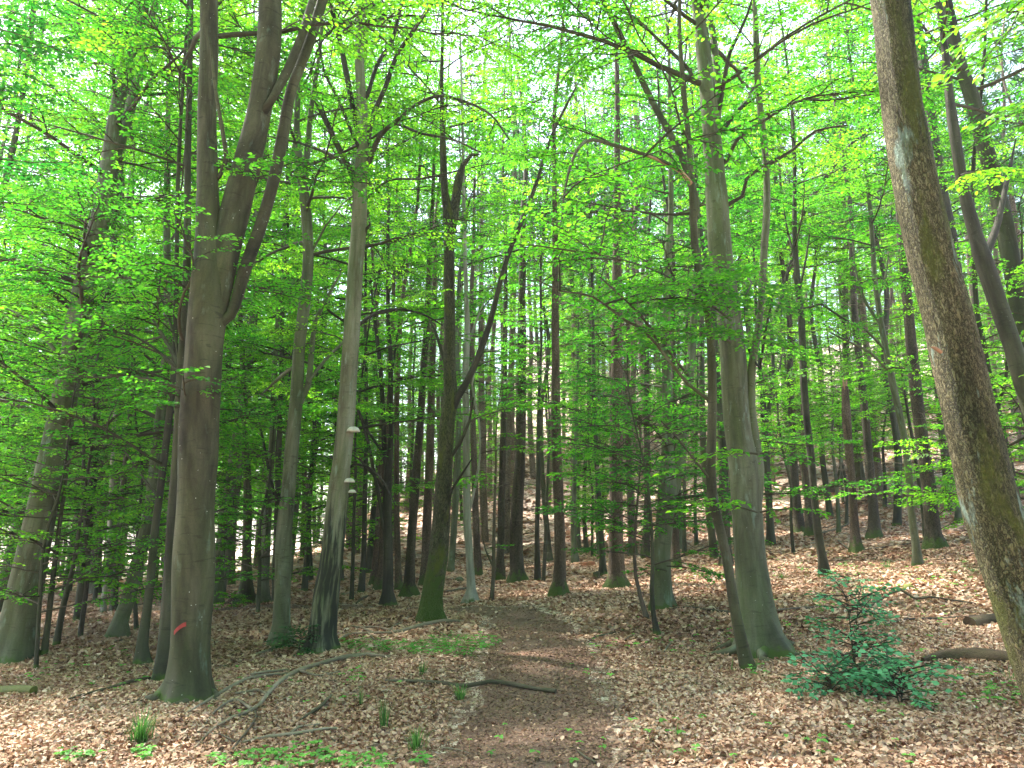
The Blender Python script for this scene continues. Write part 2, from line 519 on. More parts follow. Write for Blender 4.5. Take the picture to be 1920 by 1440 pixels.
# ------------------------------------------------------------ leaves
def leaf_quads(p, d, nrm, ln, wd, near):
    """p base points, d directions, nrm up vectors; returns V, F4"""
    s = np.cross(nrm, d); s /= np.linalg.norm(s, axis=1)[:, None] + 1e-9
    ln = ln[:, None]; wd = wd[:, None]
    N = len(p)
    if not near:
        V = np.stack([p, p + d * ln * .5 + s * wd * .5, p + d * ln - nrm * ln * .1, p + d * ln * .5 - s * wd * .5], 1)
        Fq = np.arange(N * 4).reshape(N, 4)
        return V.reshape(-1, 3), Fq, 1
    up = nrm * wd * .14
    V = np.stack([p, p + d * ln * .28 + s * wd * .42 + up, p + d * ln * .68 + s * wd * .42 + up * .6, p + d * ln - nrm * ln * .12,
                  p + d * ln * .68 - s * wd * .42 + up * .6, p + d * ln * .28 - s * wd * .42 + up], 1)
    b = np.arange(N)[:, None] * 6
    Fq = np.concatenate([b + [0, 3, 2, 1], b + [0, 5, 4, 3]], 1).reshape(-1, 4)
    return V.reshape(-1, 3), Fq, 2

def nrmz(a): return a / (np.linalg.norm(a, axis=-1, keepdims=True) + 1e-9)

def twig_leaves(acc, pts, leaf, rs, needle=False):
    seg = np.linalg.norm(np.diff(pts, axis=0), axis=1)
    L = np.concatenate([[0], np.cumsum(seg)])
    sp = leaf * (.60 if not needle else .35)
    k = int(L[-1] / sp)
    if k < 1: return
    t = (np.arange(k) + .8) * sp
    t = t[t < L[-1] + 1e-6]
    if len(t) == 0: t = np.array([L[-1] * .9])
    pos = np.stack([np.interp(t, L, pts[:, a]) for a in range(3)], 1)
    tan = nrmz(np.stack([np.interp(t, L, np.gradient(pts[:, a])) for a in range(3)], 1))
    side = np.where(np.arange(len(t)) % 2 == 0, 1., -1.)
    perp = nrmz(np.cross(np.array([0, 0, 1.]), tan))
    ang = R(52) + rs.normal(0, .22, len(t))
    d = nrmz(tan * np.cos(ang)[:, None] + perp * (np.sin(ang) * side)[:, None] + rs.normal(0, .12, (len(t), 3)) + [0, 0, -.08])
    acc.append((pos, d))
    acc.append((pts[-1:], nrmz(tan[-1:] + rs.normal(0, .1, (1, 3)))))

_templates = {}
def bough_template(L, leaf, var, kind='leaf', dens=1.0):
    key = (L, leaf, var, kind)
    if key in _templates: return _templates[key]
    rs = np.random.default_rng(hash((int(L * 100), int(leaf * 1000), var, len(kind))) % 2 ** 31)
    n = 9
    t = np.linspace(0, 1, n)
    a = rs.uniform(.10, .26); b = rs.uniform(.18, .34)
    wob = np.cumsum(rs.normal(0, .035 * L, n)) * t
    ax = np.stack([L * t, wob, L * (a * t - b * t * t) + np.cumsum(rs.normal(0, .008 * L, n))], 1)
    tw = [(ax, .007 * L ** .5 + .003, .002)]
    acc = []
    twig_leaves(acc, ax[int(n * .35):], leaf, rs)
    sp = max(.12, leaf * 1.35)
    k = int(L * .9 / sp)
    sd = rs.choice([-1, 1])
    for i in range(k):
        ti = .1 + .9 * (i + rs.uniform(.2, .8)) / k
        sd = -sd
        if rs.random() < .1: continue
        ln = L * .55 * (1 - ti) ** .75 * (.45 + .55 * min(1, ti * 3.2)) * rs.uniform(.65, 1.2) + .12
        p0 = np.array([np.interp(ti, t, ax[:, c]) for c in range(3)])
        ang = sd * R(rs.uniform(38, 62))
        m_ = 6
        tt = np.linspace(0, 1, m_)
        heading = ang * (1 - .35 * tt)
        stp = ln / (m_ - 1)
        dx = np.cumsum(np.cos(heading)) * stp; dy = np.cumsum(np.sin(heading)) * stp
        dz = ln * (rs.uniform(-.05, .16) * tt - rs.uniform(.05, .25) * tt ** 2)
        tp = p0 + np.stack([dx - dx[0], dy - dy[0], dz], 1)
        tw.append((tp, .0035, .0015))
        twig_leaves(acc, tp, leaf, rs)
        if ln > leaf * 5 and ln > .45:
            q = int(ln / max(.16, leaf * 2.0))
            s2 = 1
            for j in range(q):
                tj = .2 + .75 * (j + rs.uniform(.2, .8)) / q
                s2 = -s2
                l2 = ln * .4 * (1 - tj * .7) * rs.uniform(.6, 1.2)
                p2 = np.array([np.interp(tj, tt, tp[:, c]) for c in range(3)])
                h2 = np.interp(tj, tt, heading) + s2 * R(rs.uniform(35, 60))
                u = np.linspace(0, 1, 4)
                sp2 = p2 + np.stack([np.cos(h2) * l2 * u, np.sin(h2) * l2 * u, l2 * rs.uniform(-.25, .12) * u ** 1.5], 1)
                if leaf < .1: tw.append((sp2, .002, .001))
                twig_leaves(acc, sp2, leaf, rs)
    pos = np.concatenate([x[0] for x in acc]); d = np.concatenate([x[1] for x in acc])
    N = len(pos)
    keep = rs.random(N) < .93
    pos, d = pos[keep], d[keep]; N = len(pos)
    nr = nrmz(np.array([0, 0, 1.]) + rs.normal(0, .42, (N, 3)))
    nr = nrmz(nr - d * np.sum(nr * d, 1)[:, None])
    ln = leaf * rs.uniform(.6, 1.15, N)
    wd = ln * rs.uniform(.55, .68, N)
    V, Fq, per = leaf_quads(pos, d, nr, ln, wd, leaf < .085)
    rnd = np.repeat(rs.normal(0, .14, N), per)
    tb = MB()
    for (p, r0, r1) in tw:
        if len(p) > 4 and leaf > .1: p = p[::2]
        tube(tb, p, np.linspace(r0, r1, len(p)) * (1 + leaf * 4), 3, 1)
    if tb.v: TV = np.concatenate(tb.v); TF = np.concatenate(tb.f4)
    res = (V, Fq, rnd, TV, TF)
    _templates[key] = res
    return res

LODS = [.065, .08, .10, .12, .16, .22, .32]
LENS = [.7, 1.2, 1.9, 2.8]
def rot_zyx(az, pitch, roll):
    ca, sa = math.cos(az), math.sin(az); cp, sp = math.cos(pitch), math.sin(pitch); cr, sr = math.cos(roll), math.sin(roll)
    Rz = np.array([[ca, -sa, 0], [sa, ca, 0], [0, 0, 1]])
    Ry = np.array([[cp, 0, -sp], [0, 1, 0], [sp, 0, cp]])
    Rx = np.array([[1, 0, 0], [0, cr, -sr], [0, sr, cr]])
    return Rz @ Ry @ Rx

NLEAF = [0]
def add_bough(mb, p, az, pitch, L, rs, leafsize, bias=.5, roll=None, lo=None):
    Lc = min(LENS, key=lambda q: abs(q - L))
    lod = min(LODS, key=lambda q: abs(q - leafsize))
    if lod > Lc * .22: lod = max([q for q in LODS if q <= Lc * .22] or [.07])
    V, Fq, rnd, TV, TF = bough_template(Lc, lod, int(rs.integers(0, 4)))
    m = rot_zyx(az, pitch, rs.normal(0, .22) if roll is None else roll)
    s = L / Lc
    if s < .8 or s > 1.25: s = min(max(s, .8), 1.25)
    NLEAF[0] += len(Fq)
    mb.add((V * s) @ m.T + p, Fq, mat=0, rnd4=np.clip(rnd + bias + rs.normal(0, .06), 0, 1))
    mb.add((TV * s) @ m.T + p, TF, mat=1)

def lod_for(p):
    px, py, z = proj(p)
    if p[1] < 1.5: return .32
    out = (px < -250 or px > 2170 or py < -260)
    l = min(max(.0039 * z, .065), .32)
    if out: l = max(.22, l * 2)
    return float(l)

def limb(mb, p, az, elev, L, r0, rs, leaf_on=.3, bias=.5, spread=1.0, leafless=False, sparse=1.0, wood=None):
    """one ascending limb that flattens outward, hung with leafy boughs"""
    n = 10
    pts = [np.array(p, float)]
    a, e = az, elev
    for i in range(n):
        a += rs.normal(0, .10); e = e * .86 + rs.normal(0, .07) + .01
        pts.append(pts[-1] + (L / n) * np.array([math.cos(a) * math.cos(e), math.sin(a) * math.cos(e), math.sin(e)]))
    pts = np.array(pts)
    rad = np.linspace(r0, .006, len(pts))
    z = proj(p)[2]
    (wood or mb) and tube(wood or mb, pts, rad, 6 if z < 16 else 4, 0 if wood else 1)
    if leafless: return pts
    ls = lod_for(pts[6])
    nb = int(L * 3.4 * sparse * (1 if ls < .2 else .75)) + 1
    sd = 1
    for i in range(nb):
        t = leaf_on + (1 - leaf_on) * (i + .5) / nb
        k = t * n; j = min(int(k), n - 1)
        q = pts[j] + (pts[j + 1] - pts[j]) * (k - j)
        sd = -sd
        h = math.atan2(*(pts[j + 1] - pts[j])[[1, 0]])
        bl = min(2.8, max(.6, L * .42 * (1.25 - t) * rs.uniform(.7, 1.3))) * spread
        add_bough(mb, q, h + sd * rs.uniform(.6, 1.2), rs.uniform(-.12, .28), bl, rs, ls, bias)
    add_bough(mb, pts[-2], math.atan2(*(pts[-1] - pts[-2])[[1, 0]]), rs.uniform(-.1, .2), min(2.8, L * .4), rs, ls, bias)
    return pts

def stem_at(stem, z):
    pts, rad = stem
    k = int(np.argmin(np.abs(pts[:, 2] - z)))
    return pts[k], rad[k]

# ------------------------------------------------------------ tree from traced stems
TREES = []
DENSE = 2.1        # how many leafy limbs a crown carries
BASES = []
def px_stem(pts, Y, Yend=None, wiggle=0.0, rs=None):
    W, r = [], []
    n = len(pts)
    for i, (x, y, wd) in enumerate(pts):
        yy = Y if Yend is None else Y + (Yend - Y) * (i / max(1, n - 1)) ** 1.0
        q = P(x, y, yy)
        W.append(q); r.append(max(.006, wd * .5 / F * depth(q)))
    return np.array(W), np.array(r)

def tree(name, label, cat, bark, pts, limbs=(), crown=None, flare=.8, top=None, sides=None, group=None, seed=None, Y=None,
         extra=None, dead=None, lump=.03, fine=0.0, wood='twig', boughs=(), smallsides=7, base=None, branchmat=None):
    sd = seed if seed is not None else len(TREES) * 13 + 5
    rs = np.random.default_rng(sd)
    b = ground(pts[0][0], pts[0][1]) if base is None else np.array(base)
    Yb = b[1] if Y is None else Y
    if Y is not None:
        b = P(pts[0][0], pts[0][1], Y); b[2] = float(H(b[0], b[1]))
    W, r = px_stem(pts, Yb)
    W[0] = b
    # sink the stem below the litter
    W = np.vstack([W[0] + (W[0] - W[1]) / (np.linalg.norm(W[1] - W[0]) + 1e-6) * .35, W])
    r = np.concatenate([[r[0]], r])
    # carry the stem on above the frame
    ztop = top if top is not None else b[2] + min(24, 11 + Yb * .35)
    if ztop > W[-1][2] + .6:
        d = nrmz(W[-1] - W[-3]); k = 5
        dz = ztop - W[-1][2]; stp = dz / k
        p = W[-1].copy(); rr = r[-1]
        ex, er = [], []
        for i in range(k):
            d = nrmz(d * [1, 1, 1] + [rs.normal(0, .06), rs.normal(0, .10), .12])
            p = p + d * stp / max(.5, d[2]); ex.append(p); er.append(max(.012, rr * (1 - (i + 1) / (k + .4))))
        W = np.vstack([W, ex]); r = np.concatenate([r, er])
    dist = Yb
    step = .10 if dist < 12 else (.2 if dist < 24 else .4)
    pts_s, rad_s = spline(W, r, step)
    o = thing(name, b, label, cat, group)
    tm = MB()
    sides = sides or (28 if dist < 12 else 14 if dist < 20 else 10)
    tube(tm, pts_s - b, rad_s, sides, 0, lump=lump, flare=flare, seed=sd, fine=fine, l0=-.35)
    stems = [(pts_s, rad_s)]
    for li, lb in enumerate(limbs):
        off = rs.uniform(-.9, .9)
        Y1 = Yb
        dm_ = 1 if branchmat else 0
        if isinstance(lb, dict):
            off = lb.get('dy', off); mat = lb.get('mat', 0 if lb.get('stem') else dm_); lp = lb['p']; keep = lb.get('stem', False)
        else:
            mat = dm_; lp = lb; keep = False
        W2, r2 = px_stem(lp, Y1, Yb + off)
        if lp[-1][1] <= 4:       # leaves the frame: carry it on
            d = nrmz(W2[-1] - W2[-2]); p = W2[-1]
            ex, er = [], []
            for i in range(5):
                d = nrmz(d + [rs.normal(0, .12), rs.normal(0, .12), .1])
                p = p + d * 1.1; ex.append(p); er.append(max(.008, r2[-1] * (1 - (i + 1) / 5.3)))
            W2 = np.vstack([W2, ex]); r2 = np.concatenate([r2, er])
        else:
            r2[-1] = min(r2[-1], .012)
        # root the limb inside the stem it leaves
        best = None
        for (sa, sc_) in stems:
            k = int(np.argmin(np.linalg.norm(sa - W2[0], axis=1))); dd = float(np.linalg.norm(sa[k] - W2[0]))
            if best is None or dd - sc_[k] < best[0]: best = (dd - sc_[k], sa[k], sc_[k], nrmz(sa[min(k + 1, len(sa) - 1)] - sa[max(k - 1, 0)]))
        if best[0] < .5:
            q0 = best[1] - best[3] * max(best[2] * 1.2, .05) * (1 if best[3][2] > 0 else -1)
            W2 = np.vstack([q0, W2]); r2 = np.concatenate([[min(r2[0] * 1.15, best[2] * .85)], r2])
        a, c = spline(W2, r2, step * 1.3)
        tube(tm, a - b, c, sides if keep else max(6, sides // 2), mat, lump=.04, seed=sd + li + 1, l0=4.0 + li)
        stems.append((a, c))
    mats = [M[bark]] + ([M['peeled']] if branchmat is None else [M[branchmat]])
    link('trunk', tm.mesh('trunk', mats, bark=True), o)
    cm = MB()
    C = crown or {}
    if C:
        n = int(C.get('n', 12) * DENSE)
        if 'bias' not in C: C['bias'] = float(rs.uniform(.32, .75))
        z0 = C.get('z0'); z1 = C.get('z1', ztop)
        if z0 is None: z0 = P(960, C['py'], Yb)[2]
        if 690 < pts[0][0] < 1800 and 12.5 < Yb and not C.get('low'): z0 += .085 * Yb
        for i in range(n):
            u = (i + rs.uniform(.1, .9)) / n
            z = z0 + (z1 - z0) * u ** C.get('pow', 1.0)
            si = stems[0] if (len(stems) == 1 or rs.random() < .6) else stems[int(rs.integers(0, len(stems)))]
            if z > si[0][:, 2].max() or z < si[0][:, 2].min(): si = stems[0]
            q, qr = stem_at(si, z)
            az = C.get('az', 0) + (i * 2.4 + rs.normal(0, .5)) if C.get('arc') is None else rs.uniform(*C['arc'])
            L = C.get('L', 3.2) * rs.uniform(.65, 1.25) * (1 - .45 * u)
            if Yb < 13 and proj(q)[1] < -300 and rs.random() < .8: continue
            limb(cm, q - 0, az, rs.uniform(*C.get('el', (.25, .8))) * (.6 + .6 * u), L, max(.008, min(qr * .45, .012 * L)), rs, C.get('on', .25), C.get('bias', .5) + rs.normal(0, .07), sparse=C.get('sparse', 1.0))
        # leafy boughs straight along the traced limbs
        if C.get('onlimbs', 1) and len(stems) > 1:
            for (a, c) in stems[1:]:
                Lg = np.linalg.norm(a[-1] - a[0]); k = int(Lg * C.get('limbdens', 2.2))
                for j in range(k):
                    q = a[int(len(a) * (.35 + .64 * (j + .5) / k))]
                    add_bough(cm, q, rs.uniform(0, 6.28), rs.uniform(-.1, .4), rs.uniform(.6, 1.6), rs, lod_for(q), C.get('bias', .5) + rs.normal(0, .05))
    for bg in boughs:
        (x0, y0), (x1, y1), dy0, dy1, bias = bg
        a = P(x0, y0, Yb + dy0); c = P(x1, y1, Yb + dy1)
        v = c - a; Lg = float(np.linalg.norm(v)); az = math.atan2(v[1], v[0]); pit = math.asin(v[2] / Lg)
        if Lg <= 2.9:
            add_bough(cm, a, az, pit, Lg, rs, lod_for((a + c) / 2), bias, roll=rs.normal(0, .08))
        else:
            pp = np.array([a + v * t + np.array([0, 0, .06 * Lg * math.sin(math.pi * t)]) for t in np.linspace(0, 1, 9)])
            tube(cm, pp, np.linspace(.008 + .003 * Lg, .004, 9), 5, 1)
            k = int(Lg * 2.6); s_ = 1
            for j in range(k):
                s_ = -s_
                q = pp[min(8, 1 + int(7.99 * (j + .5) / k))]
                add_bough(cm, q, az + s_ * rs.uniform(.5, 1.1), rs.uniform(-.1, .12), rs.uniform(.6, 1.3), rs, lod_for(q), bias)
            add_bough(cm, pp[-2], az, 0, 1.2, rs, lod_for(c), bias)
    if cm.v:
        for k in range(len(cm.v)): cm.v[k] = cm.v[k] - b.astype(np.float32)
        link('crown', cm.mesh('crown', [M['leaf'], M[wood]], smooth=False, bark=True), o)
    if dead:
        dm = MB()
        dead_branches(dm, stems[0], b, rs, **dead)
        link('dead_branches', dm.mesh('dead_branches', [M['deaddark']], bark=True), o)
    if extra: extra(o, b, stems, rs)
    BASES.append((b[0], b[1]))
    TREES.append(o)
    return o, b, stems

def dead_branches(dm, stem, b, rs, n=40, z0=1.2, z1=8, L=1.3, thick=.010):
    for i in range(n):
        z = b[2] + rs.uniform(z0, z1)
        q, qr = stem_at(stem, z)
        az = rs.uniform(0, 6.28); e = rs.uniform(-.25, .25)
        ln = L * rs.uniform(.3, 1.3)
        k = 6
        p = q.copy(); pp = [p - b]
        for j in range(k):
            az += rs.normal(0, .13); e += rs.normal(-.02, .12)
            p = p + ln / k * np.array([math.cos(az) * math.cos(e), math.sin(az) * math.cos(e), math.sin(e)])
            pp.append(p - b)
        tube(dm, pp, np.linspace(thick, thick * .25, k + 1), 3)
        for j in range(int(rs.integers(2, 6))):
            s0 = pp[int(rs.integers(1, k))]; a2 = az + rs.choice([-1, 1]) * rs.uniform(.5, 1.1); l2 = ln * rs.uniform(.2, .5)
            d = np.array([math.cos(a2), math.sin(a2), rs.uniform(-.4, .3)])
            tube(dm, [s0, s0 + d * l2 * .5, s0 + d * l2 + [0, 0, rs.uniform(-.06, .06)]], [thick * .45, thick * .35, thick * .2], 3)

# ------------------------------------------------------------ terrain
def make_ground():
    def axis(lo, hi, fine_lo, fine_hi, f, g):
        a = list(np.arange(fine_lo, fine_hi, f))
        s = f; x = fine_hi
        while x < hi: a.append(x); s *= g; x += s
        a.append(hi)
        s = f; x = fine_lo
        while x > lo: s *= g; x -= s; a.append(max(x, lo))
        return np.unique(np.array(a))
    xs = axis(-260, 260, -14, 16, .22, 1.07)
    ys = axis(-60, 420, 2, 30, .22, 1.05)
    X, Y = np.meshgrid(xs, ys)
    Z = H(X, Y)
    V = np.stack([X, Y, Z], -1).reshape(-1, 3)
    nx = len(xs)
    i = np.arange(len(ys) - 1)[:, None] * nx; j = np.arange(nx - 1)[None]
    Fq = np.stack([i + j, i + j + 1, i + nx + j + 1, i + nx + j], -1).reshape(-1, 4)
    mb = MB(); mb.add(V, Fq)
    tag(link('ground', mb.mesh('ground', [M['ground']])), kind='structure')
make_ground()

pc = [ground(x, y) for x, y in ((985, 1438), (1005, 1330), (1010, 1250), (1000, 1195), (985, 1170))]
p_end = pc[-1]
pc = [np.array([.0, -6, 0]), np.array([.0, 0, 0]), np.array([.06, 3, 0])] + pc + [p_end + [-.5, 1.6, 0], p_end + [-2.2, 2.9, 0], p_end + [-5, 4.0, 0], p_end + [-9, 5.2, 0]]
PW = [.85, .85, .82, .78, .78, .80, .85, .80, .55, .40, .35, .3]
pth, pwd = spline(pc, PW, .2)

def path_dist(x, y):
    """distance to the path's middle divided by its half width"""
    x = np.atleast_1d(x); y = np.atleast_1d(y)
    out = np.full(len(x), 9.)
    for s in range(0, len(x), 20000):
        dx = x[s:s + 20000, None] - pth[None, :, 0]; dy = y[s:s + 20000, None] - pth[None, :, 1]
        d = np.hypot(dx, dy); k = np.argmin(d, 1)
        out[s:s + 20000] = d[np.arange(len(k)), k] / pwd[k]
    return out

def make_path():
    mb = MB()
    n = len(pth); m = 15
    T = np.gradient(pth[:, :2], axis=0); T /= np.linalg.norm(T, axis=1)[:, None]
    N = np.stack([-T[:, 1], T[:, 0]], 1)
    u = np.linspace(-1, 1, m)
    wv = 1 + .10 * np.sin(np.arange(n) * .43) + .07 * np.sin(np.arange(n) * 1.1)
    XY = pth[:, None, :2] + N[:, None] * (u[None, :, None] * (pwd * wv)[:, None, None])
    Z = H(XY[..., 0], XY[..., 1]) + .014 - .035 * np.abs(u[None]) ** 3
    V = np.concatenate([XY, Z[..., None]], -1).reshape(-1, 3)
    i = np.arange(n - 1)[:, None] * m; j = np.arange(m - 1)[None]
    mb.add(V, np.stack([i + j + 1, i + j, i + m + j, i + m + j + 1], -1).reshape(-1, 4))
    tag(link('path', mb.mesh('path', [M['path']])), kind='structure')
make_path()

# ------------------------------------------------------------ dead leaves on the floor
def scatter_xy(n, y0, y1, rs, pw=1.0):
    y = y0 + (y1 - y0) * rs.random(n) ** pw
    hw = .74 * y + 2.2
    return rs.uniform(-1, 1, n) * hw, y

def litter(name, label, cat, mat, zones, keep_fn, near_fn, seed):
    rs = np.random.default_rng(seed)
    mb = MB()
    for (n, y0, y1, size, tilt, pw) in zones:
        x, y = scatter_xy(n, y0, y1, rs, pw)
        pd = path_dist(x, y)
        k = rs.random(n) < keep_fn(pd, x, y)
        x, y = x[k], y[k]; N = len(x)
        if not N: continue
        p = np.stack([x, y, H(x, y) + rs.uniform(.004, .022, N) + size * .12], 1)
        az = rs.uniform(0, 6.28, N)
        nr = nrmz(np.array([0, 0, 1.]) + rs.normal(0, tilt, (N, 3)) * [1, 1, .3])
        d = np.stack([np.cos(az), np.sin(az), rs.normal(0, .25, N)], 1)
        d = nrmz(d - nr * np.sum(nr * d, 1)[:, None])
        ln = size * rs.uniform(.55, 1.25, N); wd = ln * rs.uniform(.45, .75, N)
        V, Fq, per = leaf_quads(p - d * ln[:, None] * .5, d, nr, ln, wd, near_fn(size))
        if near_fn(size):   # curl the dry leaves
            VV = V.reshape(N, 6, 3)
            cu = (rs.normal(0, .22, N) * ln)[:, None]
            VV[:, 0] += nr * cu; VV[:, 3] += nr * cu * rs.uniform(.2, 1.4, (N, 1))
            e = (rs.normal(.0, .16, N) * wd)[:, None]
            VV[:, 1] += nr * e; VV[:, 2] += nr * e; VV[:, 4] -= nr * e * .6; VV[:, 5] -= nr * e * .6
            V = VV.reshape(-1, 3)
        patch = .10 * np.sin(x * .9 + 1.3 * np.sin(y * .5)) * np.sin(y * .8 + 2)
        rnd = np.repeat(np.clip(rs.beta(2.2, 1.9, N) + patch, 0, 1), per)
        mb.add(V, Fq, rnd4=rnd)
    o = link(name, mb.mesh(name, [mat], smooth=False))
    tag(o, label, cat, kind='stuff')

litter('leaf_litter', 'brown beech leaf litter covering the woodland floor beside the path', 'dead leaves', M['litter'],
       [(175000, 3.4, 12, .048, .42, .85), (90000, 10.5, 20, .085, .36, .8), (60000, 18, 34, .17, .3, .8), (30000, 32, 62, .36, .22, .8)],
       lambda pd, x, y: np.clip((pd - .86) * 2.8 + .04, .035, 1), lambda s: s < .12, 3)
litter('path_debris', 'small crushed leaf fragments and chips on the brown path', 'leaf fragments', M['chip'],
       [(330000, 3.6, 10, .028, .35, 1.0), (200000, 9, 19, .038, .3, 1.0)],
       lambda pd, x, y: np.where(pd < 1.35, np.clip(1.5 - pd, 0, 1), 0.0) * 1.0, lambda s: False, 5)

# ------------------------------------------------------------ parts of particular trees
def bracket(px, py, w_px, side, dy=-.02):
    """a hoof-shaped bracket fungus on the stem at that pixel"""
    def make(o, b, stems, rs):
        Y = b[1] + dy
        c = P(px, py, Y)
        r = w_px * .5 / F * depth(c)
        mb = MB()
        n, m = 20, 9
        V = []
        for i in range(m + 1):
            v = i / m
            # profile: flat pale underside, domed top
            if v < .35: rr = v / .35; zz = -.10 - .04 * rr
            else:
                q = (v - .35) / .65; rr = math.cos(q * math.pi / 2) ** .7; zz = -.10 + .75 * math.sin(q * math.pi / 2) ** 1.5
            for j in range(n):
                a = 2 * math.pi * j / n
                lob = 1 + .05 * math.sin(3 * a + 1)
                V.append([rr * r * lob * math.cos(a), rr * r * .8 * lob * math.sin(a), zz * r])
        V = np.array(V) + (c - b)
        i = np.arange(m)[:, None] * n; j = np.arange(n)[None]
        Fq = np.stack([i + j, i + (j + 1) % n, i + n + (j + 1) % n, i + n + j], -1).reshape(-1, 4)
        mb.add(V, Fq)
        f = link('bracket_fungus', mb.mesh('bracket_fungus', [M['fungus']]), o)
        f['label'] = 'pale bracket fungus shelf growing on the %s of the trunk' % side
    return make

def multi(*fs):
    def go(o, b, stems, rs):
        for f in fs: f(o, b, stems, rs)
    return go

def hug(name, px_pts, width_px, mat, label):
    """a thin marking that follows the front of the bark"""
    def go(o, b, stems, rs):
        pts, rad = stems[0]
        mb = MB(); V = []
        for (x, y) in px_pts:
            row = []
            for k in (-1, 1):
                # ray against the stem's round surface
                d = ray(x, y + k * width_px * .5)
                q = P(x, y, b[1])
                i = int(np.argmin(np.abs(pts[:, 2] - q[2])))
                c, r = pts[i], rad[i] * 1.06 + .004
                o2 = np.array([0, 0]) - c[:2]; dd = d[:2]
                A = dd @ dd; B = 2 * o2 @ dd; Cc = o2 @ o2 - r * r
                disc = B * B - 4 * A * Cc
                t = (-B - math.sqrt(max(disc, 0))) / (2 * A)
                row.append(np.array([0, 0, EYE]) + d * t)
            V += row
        V = np.array(V) - b
        n = len(px_pts)
        mb.add(V, [[2 * i, 2 * i + 1, 2 * i + 3, 2 * i + 2] for i in range(n - 1)])
        f = link(name, mb.mesh(name, [M[mat]]), o)
        f['label'] = label
    return go

def roots(n=5, L=.7, r=.06, mat=None, az0=0):
    def go(o, b, stems, rs):
        mb = MB()
        for i in range(n):
            az = az0 + i * 2 * math.pi / n + rs.uniform(-.4, .4)
            k = 7; pp = []; a = az
            l = L * rs.uniform(.6, 1.3)
            for j in range(k + 1):
                t = j / k
                a += rs.normal(0, .12)
                x = b[0] + math.cos(a) * (stems[0][1][0] * .8 + l * t); y = b[1] + math.sin(a) * (stems[0][1][0] * .8 + l * t)
                pp.append(np.array([x, y, float(H(x, y)) + r * (1.4 * (1 - t) ** 2 - .5 * t)]) - b)
            tube(mb, pp, np.linspace(r, r * .35, k + 1), 8, lump=.12, seed=i)
        link('roots', mb.mesh('roots', [mat or M['beechbrown']], bark=True), o)
    return go

T = tree
BT = 'beech tree'
# ---- foreground and middle trees, traced one by one
T('beech_tree', 'thick grey forked beech with a red paint slash low on its trunk', BT, 'beechbrown',
  [(348, 1312, 92), (354, 1270, 79), (358, 1180, 74), (363, 1060, 72), (367, 960, 70), (371, 860, 69), (373, 790, 67), (380, 700, 70), (386, 620, 69), (394, 540, 69), (395, 480, 60), (391, 420, 46), (389, 330, 39), (388, 220, 34), (392, 100, 33), (392, -10, 32)],
  limbs=[{'p': [(405, 560, 48), (420, 480, 54), (440, 400, 54), (465, 300, 48), (488, 200, 44), (503, 100, 44), (505, 0, 42)], 'dy': .15, 'stem': True},
         {'p': [(432, 590, 20), (458, 510, 23), (488, 425, 23), (515, 330, 22), (533, 240, 21), (546, 170, 20), (580, 80, 19), (605, 0, 18)], 'dy': .5, 'stem': True},
         {'p': [(508, 190, 14), (540, 130, 17), (568, 60, 15), (588, -4, 14)], 'dy': .4, 'stem': True},
         {'p': [(412, 330, 8), (424, 300, 9), (418, 250, 8), (403, 160, 6), (393, 70, 4)], 'dy': -.25}],
  crown=dict(py=120, n=9, L=3.4, onlimbs=0), flare=.5, lump=.035, sides=40, seed=3,
  extra=multi(hug('paint_mark', [(326, 1187), (331, 1181), (337, 1176), (343, 1172), (349, 1170)], 8, 'paint', 'red slanting paint slash on the bark'), roots(5, .32, .05)))
T('beech_tree', 'beech reaching in from the left edge with broad leafy boughs across the top left corner', BT, 'beechbrown',
  [(-330, 1420, 80), (-310, 1200, 60), (-290, 900, 50), (-260, 500, 44), (-240, 100, 40)], crown=dict(py=-100, n=8, L=3), flare=.4,
  boughs=[((-260, 230), (120, 190), -.3, .2, .0), ((-255, 120), (170, 90), .1, .6, .02), ((-250, 20), (100, 20), -.4, -.2, .0), ((-260, 330), (150, 260), .2, .9, .05), ((-250, 50), (160, -30), .4, 1.0, .05),  # lowest leaf tones: shade under these boughs is put into the colour
          ((-260, 400), (90, 330), -.2, .3, .3), ((-270, 560), (60, 560), .2, .6, .45)])
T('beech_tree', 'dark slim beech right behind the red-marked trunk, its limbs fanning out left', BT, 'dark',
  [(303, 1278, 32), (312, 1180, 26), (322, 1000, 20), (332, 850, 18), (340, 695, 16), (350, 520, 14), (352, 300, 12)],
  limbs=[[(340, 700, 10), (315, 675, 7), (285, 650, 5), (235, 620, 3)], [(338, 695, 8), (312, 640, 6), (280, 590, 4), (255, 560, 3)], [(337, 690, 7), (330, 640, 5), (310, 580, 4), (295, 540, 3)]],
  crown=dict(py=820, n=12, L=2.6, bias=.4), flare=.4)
T('beech_tree', 'large grey beech leaning right at the left edge with a mossy swollen foot', BT, 'beech',
  [(20, 1238, 84), (32, 1180, 66), (45, 1120, 60), (65, 1020, 55), (90, 900, 50), (115, 780, 44), (140, 640, 40), (165, 500, 38), (195, 380, 34), (215, 230, 26), (235, 130, 22), (262, 40, 18)],
  limbs=[{'p': [(185, 420, 22), (215, 300, 20), (245, 200, 18), (270, 100, 15), (292, 0, 13)], 'dy': 1.0, 'stem': True},
         [(130, 700, 9), (90, 640, 7), (50, 600, 5), (0, 570, 3)]],
  crown=dict(py=860, n=20, L=3.4), flare=.7)
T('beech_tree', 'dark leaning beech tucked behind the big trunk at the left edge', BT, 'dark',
  [(-8, 1150, 34), (20, 1060, 28), (45, 960, 26), (75, 880, 24), (100, 800, 20), (122, 700, 18), (150, 560, 14)], crown=dict(py=760, n=12, L=3), flare=.4)
